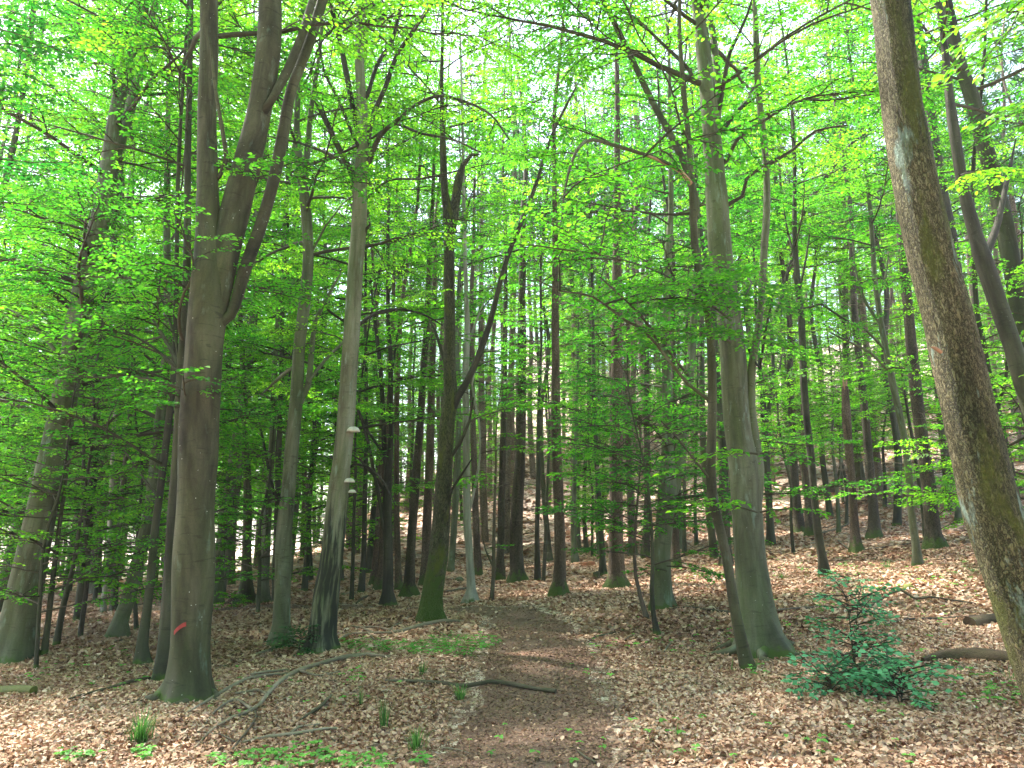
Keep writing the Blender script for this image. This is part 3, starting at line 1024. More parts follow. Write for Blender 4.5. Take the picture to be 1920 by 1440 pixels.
T('hornbeam_tree', 'small dark curved tree with a black foot left of the red-marked beech', 'tree', 'dark',
  [(268, 1247, 26), (267, 1210, 20), (275, 1150, 17), (283, 1080, 15), (290, 1000, 14), (303, 900, 13), (315, 800, 13), (325, 700, 11), (330, 560, 9)],
  crown=dict(py=1000, n=14, L=2.4, bias=.4), flare=.5)
T('beech_tree', 'mid-sized grey beech leaning right between the left-edge beech and the red-marked one', BT, 'beech',
  [(218, 1197, 38), (225, 1165, 28), (238, 1130, 26), (262, 1040, 24), (282, 950, 21), (295, 830, 20), (305, 740, 18), (315, 600, 15)],
  crown=dict(py=830, n=14, L=3), flare=.4)
T('young_beech', 'thin dark sapling just right of the big left-edge trunk, wavy near the top', 'sapling', 'dark',
  [(82, 1230, 12), (92, 1150, 10), (103, 1050, 9), (115, 960, 7), (130, 850, 5), (140, 760, 4)], crown=dict(py=1120, n=12, L=1.9), flare=.2, top=6.5)
T('young_beech', 'thin dark sapling second right of the left-edge trunk, leaning right', 'sapling', 'dark',
  [(105, 1212, 12), (120, 1130, 11), (138, 1060, 8), (150, 980, 6), (165, 880, 5), (177, 800, 5), (175, 720, 4)], crown=dict(py=1120, n=12, L=2), flare=.2, top=7)
T('beech_tree', 'dark slim stem behind the leafy left side, beside a whitish trunk', BT, 'dark',
  [(213, 1148, 15), (217, 1080, 12), (225, 1000, 11), (232, 900, 10), (240, 820, 8), (250, 700, 7)], crown=dict(py=950, n=12, L=3), flare=.3)
T('birch_tree', 'whitish slender trunk far back on the left', 'tree', 'pale',
  [(193, 1152, 11), (198, 1090, 9), (203, 1030, 8), (208, 930, 7), (215, 780, 6)], crown=dict(py=900, n=10, L=3), flare=.2)

T('beech_tree', 'tall smooth grey-green beech left of the one with bracket fungi, forking high up', BT, 'beech',
  [(527, 1212, 46), (528, 1170, 33), (530, 1080, 30), (533, 1000, 29), (545, 870, 26), (556, 740, 24), (562, 640, 22), (572, 560, 22), (578, 480, 20), (574, 400, 20), (564, 320, 18), (556, 250, 12), (560, 160, 10), (566, 60, 9), (568, -5, 8)],
  limbs=[{'p': [(562, 760, 10), (578, 720, 12), (584, 660, 10), (592, 600, 8), (612, 560, 7), (640, 510, 5)], 'dy': .4},
         [(580, 712, 7), (610, 675, 6), (645, 640, 5), (690, 590, 3)], [(548, 690, 7), (520, 712, 6), (490, 740, 4)],
         {'p': [(568, 340, 12), (576, 290, 12), (584, 200, 9), (600, 90, 7), (606, 0, 6)], 'dy': .3},
         [(586, 470, 5), (610, 425, 4), (640, 385, 3)]],
  crown=dict(py=480, n=16, L=3.2), flare=.5)
T('beech_tree', 'pale beech with white bracket fungi and a black rotten foot, left of the path', BT, 'fungus_beech',
  [(605, 1222, 66), (605, 1190, 52), (611, 1120, 48), (622, 1044, 41), (632, 940, 37), (641, 870, 35), (648, 790, 34), (654, 700, 31), (661, 600, 30), (667, 500, 28), (673, 420, 28), (676, 330, 27), (681, 260, 21), (677, 170, 18), (674, 100, 17), (680, 0, 18)],
  limbs=[{'p': [(668, 350, 14), (655, 315, 12), (636, 280, 11), (610, 225, 10), (590, 190, 8)], 'dy': -.4},
         {'p': [(680, 265, 12), (666, 225, 11), (652, 150, 11), (638, 80, 10), (618, 0, 9)], 'dy': .3},
         {'p': [(688, 270, 10), (700, 215, 9), (722, 165, 9), (742, 108, 8), (770, 65, 8), (800, 20, 7), (815, 0, 6)], 'dy': -.6},
         {'p': [(688, 180, 8), (708, 120, 8), (735, 75, 7), (756, 0, 6)], 'dy': .5},
         {'p': [(678, 290, 7), (660, 250, 6), (636, 190, 6), (607, 130, 5), (598, 60, 4)], 'dy': -.7},
         {'p': [(690, 305, 11), (712, 255, 9), (742, 228, 8), (775, 200, 7), (820, 180, 6), (870, 190, 5), (920, 215, 4), (955, 262, 3)], 'dy': -1.2},
         {'p': [(742, 232, 6), (790, 250, 5), (850, 262, 4), (900, 285, 3)], 'dy': -1.0},
         {'p': [(664, 320, 7), (620, 290, 6), (560, 268, 5), (500, 255, 3)], 'dy': .6},
         {'p': [(690, 370, 5), (730, 338, 4), (790, 335, 4), (860, 320, 3)], 'dy': -.8},
         {'p': [(688, 430, 9), (694, 420, 6)], 'dy': -.1},
         {'p': [(672, 610, 6), (700, 590, 6), (740, 580, 5), (790, 588, 4), (830, 610, 3)], 'dy': .8},
         {'p': [(665, 870, 5), (690, 875, 4), (720, 905, 3), (742, 950, 2)], 'dy': -.3}],
  crown=dict(py=60, n=12, L=3.0, limbdens=.8), flare=.45, sides=36, branchmat='dark',
  extra=multi(bracket(662, 808, 26, 'right side, highest', -.12), bracket(655, 903, 21, 'right side, middle', -.12), bracket(660, 923, 16, 'right side, lowest', -.12), bracket(607, 969, 15, 'left side', -.02)))
T('oak_tree', 'mossy green-footed forked tree at the path bend with a long right limb', 'oak tree', 'oak',
  [(808, 1165, 50), (810, 1120, 41), (822, 1044, 36), (829, 950, 32), (834, 860, 30), (839, 790, 29), (845, 745, 28), (843, 690, 23), (843, 600, 21), (842, 480, 20), (842, 410, 22), (834, 360, 14), (831, 290, 13), (829, 220, 9), (828, 150, 7)],
  limbs=[{'p': [(844, 780, 14), (858, 745, 15), (876, 715, 13), (900, 660, 12), (920, 600, 11), (935, 540, 10), (952, 480, 9), (985, 400, 8), (1010, 330, 8), (1032, 260, 6), (1058, 205, 5), (1087, 150, 4)], 'dy': -.8},
         {'p': [(846, 440, 16), (854, 380, 18), (860, 335, 16), (868, 310, 10), (884, 290, 7), (900, 290, 4)], 'dy': .2, 'stem': True},
         {'p': [(843, 860, 8), (862, 832, 7), (880, 790, 5), (888, 745, 4)], 'dy': -.4},
         {'p': [(838, 960, 6), (846, 920, 6), (862, 895, 5), (885, 860, 3)], 'dy': -.5},
         {'p': [(840, 700, 7), (828, 660, 6), (816, 620, 5), (800, 590, 3)], 'dy': .3}],
  crown=dict(py=380, n=12, L=3.0, bias=.45, limbdens=1.0), flare=.55, branchmat='dark')

# middle distance left of and around the path
T('hornbeam_tree', 'dark twin-stemmed tree with several rising limbs, behind the bracket fungi beech', 'tree', 'dark',
  [(727, 1137, 30), (727, 1110, 21), (728, 1044, 18), (726, 960, 17), (728, 880, 16), (733, 820, 10), (733, 740, 9), (732, 660, 9), (728, 600, 8), (727, 500, 7)],
  limbs=[{'p': [(725, 890, 9), (720, 830, 9), (717, 740, 8), (712, 680, 8), (703, 600, 7), (694, 520, 5)], 'dy': .2, 'stem': True},
         {'p': [(723, 1010, 7), (712, 940, 7), (700, 880, 7), (688, 820, 6), (672, 770, 5), (664, 740, 4)], 'dy': -.5},
         {'p': [(724, 925, 5), (700, 890, 5), (675, 862, 4), (655, 850, 3)], 'dy': -.6},
         {'p': [(719, 850, 5), (692, 812, 5), (672, 768, 4)], 'dy': .4},
         {'p': [(736, 690, 4), (742, 650, 4), (748, 600, 3)], 'dy': .3}],
  crown=dict(py=760, n=12, L=2.8, bias=.55), flare=.5)
T('spruce_tree', 'black leaning conifer trunk between the twin-stemmed dark tree and the mossy one', 'spruce', 'spruce_dark',
  [(766, 1118, 34), (767, 1095, 22), (770, 1040, 17), (775, 960, 17), (783, 860, 15), (790, 760, 14), (795, 680, 13), (801, 600, 11), (804, 500, 9)], flare=.5,
  dead=dict(n=40, z0=2.5, z1=8, L=1.2), crown=dict(py=420, n=8, L=2.4))
T('beech_tree', 'pale slender beech with a clawed foot just right of the mossy tree', BT, 'pale',
  [(885, 1132, 24), (884, 1105, 17), (880, 1040, 14), (876, 980, 15), (875, 900, 14), (874, 800, 13), (873, 700, 12), (876, 620, 11), (874, 540, 8), (870, 400, 7)],
  limbs=[{'p': [(880, 960, 5), (893, 900, 5), (900, 850, 4), (898, 790, 4), (885, 720, 4), (900, 660, 3)], 'dy': -.5},
         {'p': [(877, 650, 5), (890, 610, 5), (910, 560, 4)], 'dy': .3}],
  crown=dict(py=620, n=10, L=2.6, bias=.6), flare=.9, extra=roots(5, .35, .04, M['pale']))
T('spruce_tree', 'thick brown spruce with a wide foot, left of the path-end spruce', 'spruce', 'spruce_dark',
  [(970, 1092, 40), (969, 1070, 27), (968, 1020, 25), (970, 940, 23), (975, 860, 20), (977, 760, 19), (978, 640, 17), (979, 540, 14), (981, 400, 11)], flare=.4,
  dead=dict(n=70, z0=1.5, z1=9, L=1.5))
T('spruce_tree', 'reddish straight spruce standing right at the end of the path', 'spruce', 'spruce',
  [(1048, 1117, 38), (1049, 1090, 26), (1050, 1050, 22), (1049, 980, 20), (1046, 900, 19), (1043, 800, 17), (1042, 700, 16), (1041, 600, 14), (1041, 500, 12), (1040, 350, 9)], flare=.4,
  dead=dict(n=60, z0=1.2, z1=9, L=1.3))
T('spruce_tree', 'thickest spruce in the middle, flared foot, right of the path end', 'spruce', 'spruce',
  [(1156, 1103, 46), (1156, 1080, 32), (1155, 1020, 28), (1155, 940, 26), (1155, 860, 25), (1156, 760, 24), (1157, 660, 22), (1157, 560, 20), (1157, 450, 16), (1157, 300, 12), (1157, 150, 9)], flare=.5,
  dead=dict(n=60, z0=2.0, z1=10, L=1.3))
T('spruce_tree', 'slimmer dark spruce close left of the wide-footed brown conifer', 'spruce', 'spruce_dark',
  [(934, 1090, 22), (938, 1040, 14), (940, 960, 13), (942, 860, 12), (945, 760, 10), (947, 650, 9), (948, 500, 7)], flare=.4, dead=dict(n=60, z0=1.5, z1=9, L=1.4))
T('spruce_tree', 'plain brown conifer seen directly behind the pale clawed beech', 'spruce', 'spruce',
  [(898, 1080, 15), (893, 1000, 13), (890, 900, 12), (887, 800, 11), (885, 720, 10), (884, 560, 8)], flare=.3, dead=dict(n=40, z0=2, z1=10, L=1.4))
T('young_beech', 'thin dark pole rising between the two left brown spruces and the path-end spruce', 'sapling', 'dark',
  [(1008, 1090, 13), (1007, 1000, 9), (1009, 920, 9), (1009, 860, 8), (1010, 760, 6), (1015, 640, 5)], crown=dict(py=900, n=12, L=1.9, bias=.4), flare=.3)
T('young_beech', 'very thin leaning pole beside the path-end spruce', 'sapling', 'dark',
  [(1019, 1092, 7), (1023, 1010, 7), (1025, 940, 6), (1028, 870, 5), (1030, 800, 4)], crown=dict(py=900, n=9, L=1.6), flare=.2, top=7)
T('young_beech', 'bare-footed slim sapling with a crook, in front of the slimmer dark spruce', 'sapling', 'deaddark',
  [(922, 1128, 9), (925, 1080, 7), (926, 1000, 6), (928, 920, 5), (930, 860, 4)], limbs=[[(923, 1060, 4), (910, 1030, 3), (903, 1000, 2)]], flare=.2, top=5,
  crown=dict(py=900, n=4, L=1.2, sparse=.5))
T('beech_tree', 'thin pale-green pole right of the path-end spruce, first of two close together', BT, 'beech',
  [(1079, 1056, 16), (1076, 1010, 10), (1077, 900, 9), (1080, 820, 8), (1082, 740, 6), (1085, 600, 5)], crown=dict(py=800, n=12, L=2.4, bias=.65), flare=.4)
T('beech_tree', 'slim brown pole between the pale-green one and the dark curved tree', BT, 'beechbrown',
  [(1100, 1036, 10), (1096, 980, 8), (1096, 900, 7), (1100, 820, 6), (1105, 760, 5), (1108, 600, 4)], crown=dict(py=850, n=10, L=2.2, bias=.65), flare=.3)
T('hornbeam_tree', 'slender black curved stem just left of the thickest middle spruce', 'tree', 'dark',
  [(1131, 1078, 17), (1129, 1040, 11), (1125, 960, 10), (1120, 890, 9), (1117, 820, 8), (1114, 760, 8), (1112, 640, 7), (1110, 520, 5)], crown=dict(py=760, n=12, L=2.4), flare=.4)
T('spruce_tree', 'mid-brown conifer partly hidden right of the thickest middle spruce', 'spruce', 'spruce',
  [(1186, 1042, 18), (1184, 980, 13), (1180, 900, 12), (1177, 820, 11), (1176, 740, 10), (1177, 600, 8)], flare=.3, dead=dict(n=40, z0=2, z1=10, L=1.4))
T('spruce_tree', 'straight narrow conifer between the thickest spruce and the leafy forked beech', 'spruce', 'spruce_dark',
  [(1209, 1046, 18), (1213, 980, 13), (1214, 900, 12), (1213, 820, 11), (1213, 740, 10), (1213, 580, 8)], flare=.3, dead=dict(n=50, z0=2, z1=10, L=1.4))
T('beech_tree', 'lichen-spotted forked beech with a hollow scar at its foot, half hidden by leaves', BT, 'beech',
  [(1243, 1142, 48), (1243, 1110, 36), (1241, 1044, 31), (1247, 970, 33), (1252, 910, 36), (1252, 850, 24), (1252, 780, 20), (1250, 700, 19), (1250, 600, 16), (1253, 480, 14), (1258, 380, 10)],
  limbs=[{'p': [(1256, 930, 26), (1270, 880, 25), (1280, 830, 21), (1286, 760, 20), (1295, 680, 17), (1301, 600, 14), (1306, 500, 10), (1312, 380, 8)], 'dy': .3, 'stem': True}],
  crown=dict(py=960, n=20, L=2.4, bias=.42, low=1), flare=.4,
  boughs=[((1250, 1000), (1180, 985), -.2, -1.0, .45), ((1250, 1050), (1330, 1085), -.2, -1.2, .35), ((1250, 1060), (1420, 1080), -.3, -.8, .35),
          ((1245, 930), (1160, 900), -.2, -1.0, .45), ((1255, 960), (1350, 950), -.2, -1.2, .4), ((1250, 1070), (1190, 1065), -.2, -.6, .35)])
T('spruce_tree', 'dark red-brown conifer right behind the leafy forked beech', 'spruce', 'spruce_dark',
  [(1266, 1068, 26), (1265, 1010, 17), (1265, 930, 14), (1265, 850, 12), (1264, 760, 10), (1262, 620, 8)], flare=.4, dead=dict(n=40, z0=2, z1=9, L=1.4))
T('young_beech', 'wiggly thin sapling in front of the forked beech, left of its pair', 'sapling', 'deaddark',
  [(1213, 1160, 10), (1201, 1120, 8), (1192, 1080, 7), (1189, 1040, 6), (1191, 1000, 5), (1196, 930, 4)], crown=dict(py=1010, n=12, L=1.4, bias=.4), flare=.2, top=3.6)
T('young_beech', 'curved sapling rooted nearest the path in front of the forked beech', 'sapling', 'dark',
  [(1233, 1192, 13), (1225, 1150, 9), (1222, 1100, 8), (1224, 1060, 7), (1222, 1000, 6), (1217, 930, 5)], crown=dict(py=1060, n=14, L=1.3, bias=.4), flare=.2, top=4.2)
T('beech_tree', 'thin straight brown pole just right of the red-brown conifer', BT, 'beechbrown',
  [(1283, 1038, 9), (1283, 950, 7), (1284, 850, 6), (1286, 700, 5)], crown=dict(py=900, n=8, L=2.2), flare=.2)
T('young_beech', 'very thin black pole left of the leaning trunk beside the big right beech', 'sapling', 'dark',
  [(1306, 1022, 8), (1303, 950, 6), (1305, 860, 5), (1307, 780, 4)], crown=dict(py=940, n=10, L=2), flare=.2)

# right of the path
T('beech_tree', 'big smooth pale-green beech right of the path with a long fused side stem', BT, 'beech',
  [(1430, 1222, 100), (1424, 1190, 82), (1414, 1110, 66), (1406, 1040, 58), (1400, 960, 56), (1396, 880, 56), (1385, 810, 50), (1379, 750, 48), (1375, 680, 47), (1368, 600, 44), (1352, 480, 43), (1345, 390, 41), (1338, 300, 36), (1330, 200, 31), (1319, 100, 28), (1306, -5, 22)],
  limbs=[{'p': [(1412, 950, 30), (1416, 880, 32), (1412, 820, 24), (1408, 760, 17), (1410, 690, 14), (1424, 600, 13), (1432, 480, 13), (1438, 380, 13), (1434, 280, 12), (1422, 170, 12), (1418, 80, 11), (1413, 0, 9)], 'dy': -.12, 'stem': True},
         {'p': [(1342, 250, 12), (1347, 190, 14), (1344, 130, 13), (1336, 60, 12), (1325, 0, 10)], 'dy': .3, 'stem': True},
         {'p': [(1350, 200, 8), (1358, 150, 8), (1368, 100, 7), (1385, 65, 6), (1400, 30, 5), (1410, 0, 4)], 'dy': -.4},
         {'p': [(1355, 245, 8), (1380, 210, 7), (1400, 190, 6), (1420, 150, 5), (1440, 110, 4)], 'dy': .5},
         {'p': [(1374, 378, 8), (1392, 368, 7), (1400, 335, 6), (1428, 312, 5), (1470, 290, 4)], 'dy': -.6},
         {'p': [(1364, 300, 8), (1382, 262, 7), (1430, 228, 6), (1495, 190, 5), (1560, 188, 4), (1640, 176, 3)], 'dy': -.9},
         {'p': [(1440, 310, 7), (1490, 278, 6), (1530, 245, 5), (1590, 235, 3)], 'dy': -.5},
         {'p': [(1405, 655, 7), (1424, 690, 5), (1432, 640, 5), (1448, 560, 4)], 'dy': -.4}],
  crown=dict(py=200, n=13, L=3.4, limbdens=1.0), flare=.32, sides=44, lump=.025, branchmat='dark',
  boughs=[((1420, 850), (1245, 848), -.6, -1.4, .62), ((1420, 960), (1270, 925), -.8, -1.5, .6), ((1425, 850), (1490, 870), -.4, -1.2, .55), ((1425, 960), (1560, 965), -.6, -1.4, .65),
          ((1370, 640), (1210, 640), -.4, -2.2, .45), ((1370, 600), (1080, 470), -.4, -2.6, .45), ((1370, 560), (1200, 510), -.4, -2.4, .45), ((1400, 520), (1420, 610), -.3, -2.4, .55),
          ((1360, 560), (1290, 590), -.5, -2.4, .42), ((1360, 500), (1140, 540), -.2, -1.5, .55), ((1400, 640), (1500, 640), -.4, -1.6, .5)],
  extra=roots(7, .5, .07))
T('beech_tree', 'slim leaning beech crossing in front of the big right beech, black at its foot', BT, 'beechbrown',
  [(1403, 1256, 27), (1391, 1205, 22), (1376, 1130, 19), (1363, 1050, 18), (1349, 990, 18), (1337, 940, 20), (1333, 880, 18), (1335, 800, 17), (1335, 700, 16), (1329, 600, 14), (1312, 520, 13), (1303, 460, 14), (1300, 400, 13), (1297, 340, 12), (1290, 250, 10), (1281, 160, 9), (1274, 60, 8), (1275, -5, 7)],
  limbs=[{'p': [(1304, 400, 12), (1303, 370, 13), (1285, 310, 13), (1262, 262, 12), (1245, 230, 12), (1225, 195, 12), (1195, 132, 11), (1165, 70, 11), (1130, 0, 9)], 'dy': .7, 'stem': True},
         {'p': [(1298, 348, 9), (1274, 320, 9), (1240, 302, 8), (1212, 291, 7)], 'dy': -.45, 'mat': 1},
         {'p': [(1298, 347, 7), (1274, 320, 7), (1240, 301, 7), (1200, 287, 7), (1150, 272, 7), (1112, 262, 7), (1087, 274, 6), (1070, 310, 5), (1057, 370, 4), (1055, 412, 3)], 'dy': -1.4},
         {'p': [(1326, 748, 7), (1290, 720, 6), (1248, 668, 6), (1212, 624, 5), (1172, 600, 5), (1110, 556, 4), (1050, 545, 3), (1000, 520, 3)], 'dy': -1.0},
         {'p': [(1238, 655, 5), (1222, 618, 5), (1180, 570, 4), (1125, 520, 3)], 'dy': -.9},
         {'p': [(1332, 900, 5), (1300, 860, 4), (1265, 815, 3), (1240, 790, 3)], 'dy': -.7}, 
         {'p': [(1297, 140, 7), (1272, 110, 7), (1240, 80, 6), (1190, 33, 5), (1145, 12, 3)], 'dy': .4}],
  crown=dict(py=500, n=9, L=2.6, bias=.55, limbdens=1.4), flare=.25)
T('hornbeam_tree', 'dark double trunk immediately behind the slim leaning beech', 'tree', 'dark',
  [(1362, 1062, 26), (1360, 1000, 20), (1357, 940, 19), (1356, 860, 17), (1350, 760, 15), (1343, 680, 12), (1335, 560, 10)], crown=dict(py=760, n=12, L=2.6), flare=.3)
T('beech_tree', 'dark beech forking at mid height just right of the big right beech', BT, 'dark',
  [(1445, 1023, 18), (1443, 960, 13), (1438, 880, 13), (1433, 800, 13), (1430, 740, 11), (1424, 680, 8), (1418, 600, 6)],
  limbs=[{'p': [(1435, 800, 9), (1446, 740, 8), (1450, 690, 7), (1446, 610, 7), (1465, 560, 7), (1480, 500, 8), (1493, 470, 9), (1506, 400, 9), (1520, 370, 8), (1542, 342, 8), (1575, 295, 7), (1600, 265, 6), (1650, 235, 4)], 'dy': -.8},
         {'p': [(1441, 700, 5), (1456, 740, 4), (1458, 800, 3), (1450, 850, 2)], 'dy': -1.2}, {'p': [(1445, 720, 5), (1462, 690, 4), (1470, 640, 3)], 'dy': .3}],
  crown=dict(py=760, n=12, L=2.6), flare=.3)
T('spruce_tree', 'straight brown spruce, left of a pair close together on the right slope', 'spruce', 'spruce_dark',
  [(1500, 1000, 24), (1495, 950, 16), (1489, 880, 15), (1484, 780, 13), (1482, 710, 12), (1480, 600, 10)], flare=.4, dead=dict(n=40, z0=2, z1=9, L=1.2))
T('spruce_tree', 'lighter spruce, right of a pair close together on the right slope', 'spruce', 'spruce',
  [(1521, 1004, 22), (1516, 950, 15), (1511, 860, 13), (1507, 780, 11), (1503, 640, 9)], flare=.3, dead=dict(n=40, z0=2, z1=9, L=1.2))
T('hornbeam_tree', 'black sinuous trunk in front of the close pair of spruces, grass at its foot', 'tree', 'dark',
  [(1547, 1080, 22), (1542, 1045, 16), (1534, 1000, 15), (1527, 930, 13), (1520, 850, 14), (1513, 790, 13), (1507, 720, 13), (1505, 660, 13), (1502, 590, 12), (1495, 520, 11), (1490, 440, 9), (1490, 330, 7), (1488, 250, 6)],
  limbs=[{'p': [(1504, 580, 5), (1540, 570, 5), (1570, 590, 4), (1600, 610, 3)], 'dy': -.4}, {'p': [(1493, 490, 5), (1478, 440, 4), (1468, 380, 3)], 'dy': .3}, {'p': [(1500, 540, 5), (1512, 480, 4), (1520, 420, 3)], 'dy': .4}],
  crown=dict(py=640, n=14, L=2.6), flare=.4)
T('young_beech', 'thin pale V-forked sapling between the sinuous trunk and the broken snag', 'sapling', 'beech',
  [(1573, 1000, 8), (1571, 950, 7), (1568, 900, 7), (1560, 830, 5), (1562, 780, 4)], limbs=[[(1570, 910, 6), (1578, 860, 5), (1580, 790, 4), (1584, 740, 3)]],
  crown=dict(py=880, n=12, L=1.8), flare=.3, top=7)
def snag_top(o, b, stems, rs):
    mb = MB(); e = stems[0][0][-1] - b
    for k in range(7):
        a = rs.uniform(0, 6.28); r_ = rs.uniform(.02, .06)
        s0 = e + [math.cos(a) * r_, math.sin(a) * r_, -.15]
        tube(mb, [s0, s0 + [r_ * math.cos(a), r_ * math.sin(a), rs.uniform(.2, .45)]], [.03, .004], 5)
    link('splintered_top', mb.mesh('splintered_top', [M['peeled']], bark=True), o)
T('broken_snag', 'broken-off brown dead trunk with a splintered top on the right slope', 'dead tree', 'spruce',
  [(1607, 1036, 26), (1603, 1000, 17), (1600, 950, 15), (1595, 880, 14), (1590, 820, 15), (1587, 780, 17), (1584, 725, 12)], flare=.35, top=0, dead=dict(n=16, z0=1.5, z1=4.2, L=.7), extra=snag_top)
T('spruce_tree', 'tall grey-black spruce just right of the broken snag', 'spruce', 'spruce_dark',
  [(1641, 1010, 28), (1638, 960, 18), (1631, 880, 16), (1624, 800, 15), (1616, 720, 13), (1608, 650, 12), (1602, 580, 12), (1598, 500, 10), (1595, 400, 8)], flare=.4, dead=dict(n=50, z0=2, z1=9, L=1.2))
T('beech_tree', 'slender smooth stem leaning left in front of the dark spruces on the right', BT, 'beech',
  [(1721, 1062, 20), (1717, 1020, 14), (1709, 960, 13), (1704, 890, 13), (1697, 830, 12), (1685, 770, 12), (1672, 710, 12), (1658, 640, 11), (1648, 580, 10), (1640, 520, 9), (1635, 440, 8), (1628, 360, 7)],
  limbs=[{'p': [(1652, 610, 6), (1625, 570, 5), (1605, 510, 4), (1598, 450, 3)], 'dy': .4}, {'p': [(1670, 700, 6), (1630, 660, 5), (1590, 640, 4), (1550, 620, 3)], 'dy': -.5},
         {'p': [(1662, 660, 5), (1625, 620, 4), (1590, 600, 3)], 'dy': -.2}, {'p': [(1645, 560, 5), (1660, 520, 4), (1668, 460, 3)], 'dy': .3}],
  crown=dict(py=640, n=12, L=2.6), flare=.3)
T('spruce_tree', 'thick black conifer right of the slender leaning stem, low leafy sprays at its foot', 'spruce', 'spruce_dark',
  [(1753, 1030, 42), (1750, 1000, 29), (1745, 950, 26), (1738, 890, 25), (1728, 820, 22), (1718, 740, 22), (1710, 660, 20), (1703, 580, 18), (1695, 500, 16), (1688, 420, 14), (1684, 330, 11)], flare=.3,
  dead=dict(n=50, z0=2, z1=10, L=2.0, thick=.014))
T('young_beech', 'thin bent sapling in front of the thick black conifer', 'sapling', 'dark',
  [(1734, 1010, 7), (1730, 960, 6), (1722, 900, 6), (1712, 830, 6), (1700, 760, 5), (1690, 690, 4)], crown=dict(py=900, n=10, L=1.9, bias=.65), flare=.2, top=7,
  boughs=[((1740, 985), (1820, 925), -.3, -1.2, .75), ((1745, 960), (1690, 930), -.3, -1.0, .75), ((1745, 1000), (1850, 965), -.3, -1.2, .7), ((1740, 960), (1790, 900), 0, -.8, .75)])
T('spruce_tree', 'pale pinkish spruce trunk between the thick black conifer and the huge leaning trunk', 'spruce', 'spruce',
  [(1785, 935, 32), (1781, 890, 25), (1775, 850, 20), (1768, 800, 18), (1762, 740, 15), (1756, 640, 12)], flare=.3, dead=dict(n=24, z0=2, z1=9, L=1.3))
def knot(o, b, stems, rs):
    mb = MB()
    q = P(1752, 652, b[1] - .26) - b
    tube(mb, [q + [.09, .1, 0], q, q + [-.03, -.02, .0]], [.012, .010, .003], 6)
    f = link('branch_stub', mb.mesh('branch_stub', [M['peeled']], bark=True), o)
T('oak_tree', 'huge rough-barked trunk leaning in from the right edge with moss and pale lichen', 'oak tree', 'rough',
  [(2070, 1530, 150), (2036, 1440, 134), (1994, 1320, 124), (1963, 1240, 117), (1912, 1100, 109), (1861, 960, 103), (1832, 840, 94), (1805, 720, 86), (1778, 600, 84), (1746, 480, 81), (1728, 400, 78), (1708, 300, 75), (1691, 200, 70), (1680, 100, 68), (1668, -10, 68)],
  crown=dict(py=-400, n=10, L=3.2), flare=.5, sides=110, lump=.022, fine=.011, extra=knot,
  boughs=[((2010, 60), (1850, 75), .3, -.4, .6), ((2000, -20), (1830, 10), .3, -.6, .65), ((2020, 170), (1880, 190), .3, -.3, .5), ((1800, 330), (1900, 350), 1.2, 1.8, .7)])
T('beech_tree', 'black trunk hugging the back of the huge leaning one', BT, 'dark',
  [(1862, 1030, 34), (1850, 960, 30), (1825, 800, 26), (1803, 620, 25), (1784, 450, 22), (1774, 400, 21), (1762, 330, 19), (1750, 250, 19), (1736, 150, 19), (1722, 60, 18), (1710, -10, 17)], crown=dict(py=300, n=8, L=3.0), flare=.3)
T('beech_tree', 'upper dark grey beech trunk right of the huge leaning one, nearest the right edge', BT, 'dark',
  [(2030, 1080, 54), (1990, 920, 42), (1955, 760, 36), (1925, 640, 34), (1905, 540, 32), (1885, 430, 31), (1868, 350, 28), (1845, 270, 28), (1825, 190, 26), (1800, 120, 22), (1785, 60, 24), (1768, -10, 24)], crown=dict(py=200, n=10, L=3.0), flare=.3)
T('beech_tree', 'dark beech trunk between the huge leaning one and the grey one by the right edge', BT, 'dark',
  [(2040, 1060, 54), (1990, 920, 42), (1955, 820, 38), (1920, 720, 34), (1896, 640, 32), (1868, 560, 31), (1845, 490, 31), (1826, 430, 24), (1806, 350, 20), (1788, 240, 19), (1778, 160, 15), (1768, 60, 12)], Y=11.5,
  limbs=[{'p': [(1845, 490, 16), (1870, 420, 12), (1888, 340, 9), (1905, 260, 6)], 'dy': .6}],
  crown=dict(py=200, n=8, L=3.0, limbdens=.8), flare=.3)
T('hornbeam_tree', 'thin black crooked stem right of the huge leaning trunk', 'tree', 'dark',
  [(1925, 1060, 26), (1907, 960, 20), (1893, 880, 16), (1876, 800, 15), (1860, 730, 13), (1842, 640, 11), (1830, 560, 9)], limbs=[[(1868, 770, 7), (1885, 720, 6), (1890, 640, 5), (1900, 560, 4)]],
  crown=dict(py=960, n=16, L=2.2, bias=.65), flare=.3)

# behind the left half
T('beech_tree', 'grey beech leaning right, directly right of the red-marked trunk in the back', BT, 'beech',
  [(405, 1132, 28), (412, 1040, 19), (425, 945, 19), (440, 850, 19), (452, 770, 18), (465, 690, 17), (475, 600, 16), (482, 520, 13), (484, 400, 11)],
  crown=dict(py=700, n=14, L=2.8), flare=.3)
T('beech_tree', 'grey-brown beech with a wide foot, between the red-marked trunk and the tall smooth beech', BT, 'beechbrown',
  [(460, 1132, 36), (462, 1090, 22), (463, 1030, 17), (464, 960, 16), (463, 880, 14), (458, 800, 12), (455, 680, 10)], crown=dict(py=800, n=12, L=2.8), flare=.6,
  boughs=[((440, 1125), (400, 1110), -.5, -1.2, .5)])
T('beech_tree', 'grey trunk just left of the tall smooth beech in the back row', BT, 'beech',
  [(493, 1132, 26), (496, 1070, 18), (502, 960, 15), (507, 880, 13), (512, 800, 12), (515, 680, 10)], crown=dict(py=760, n=12, L=2.8), flare=.4)
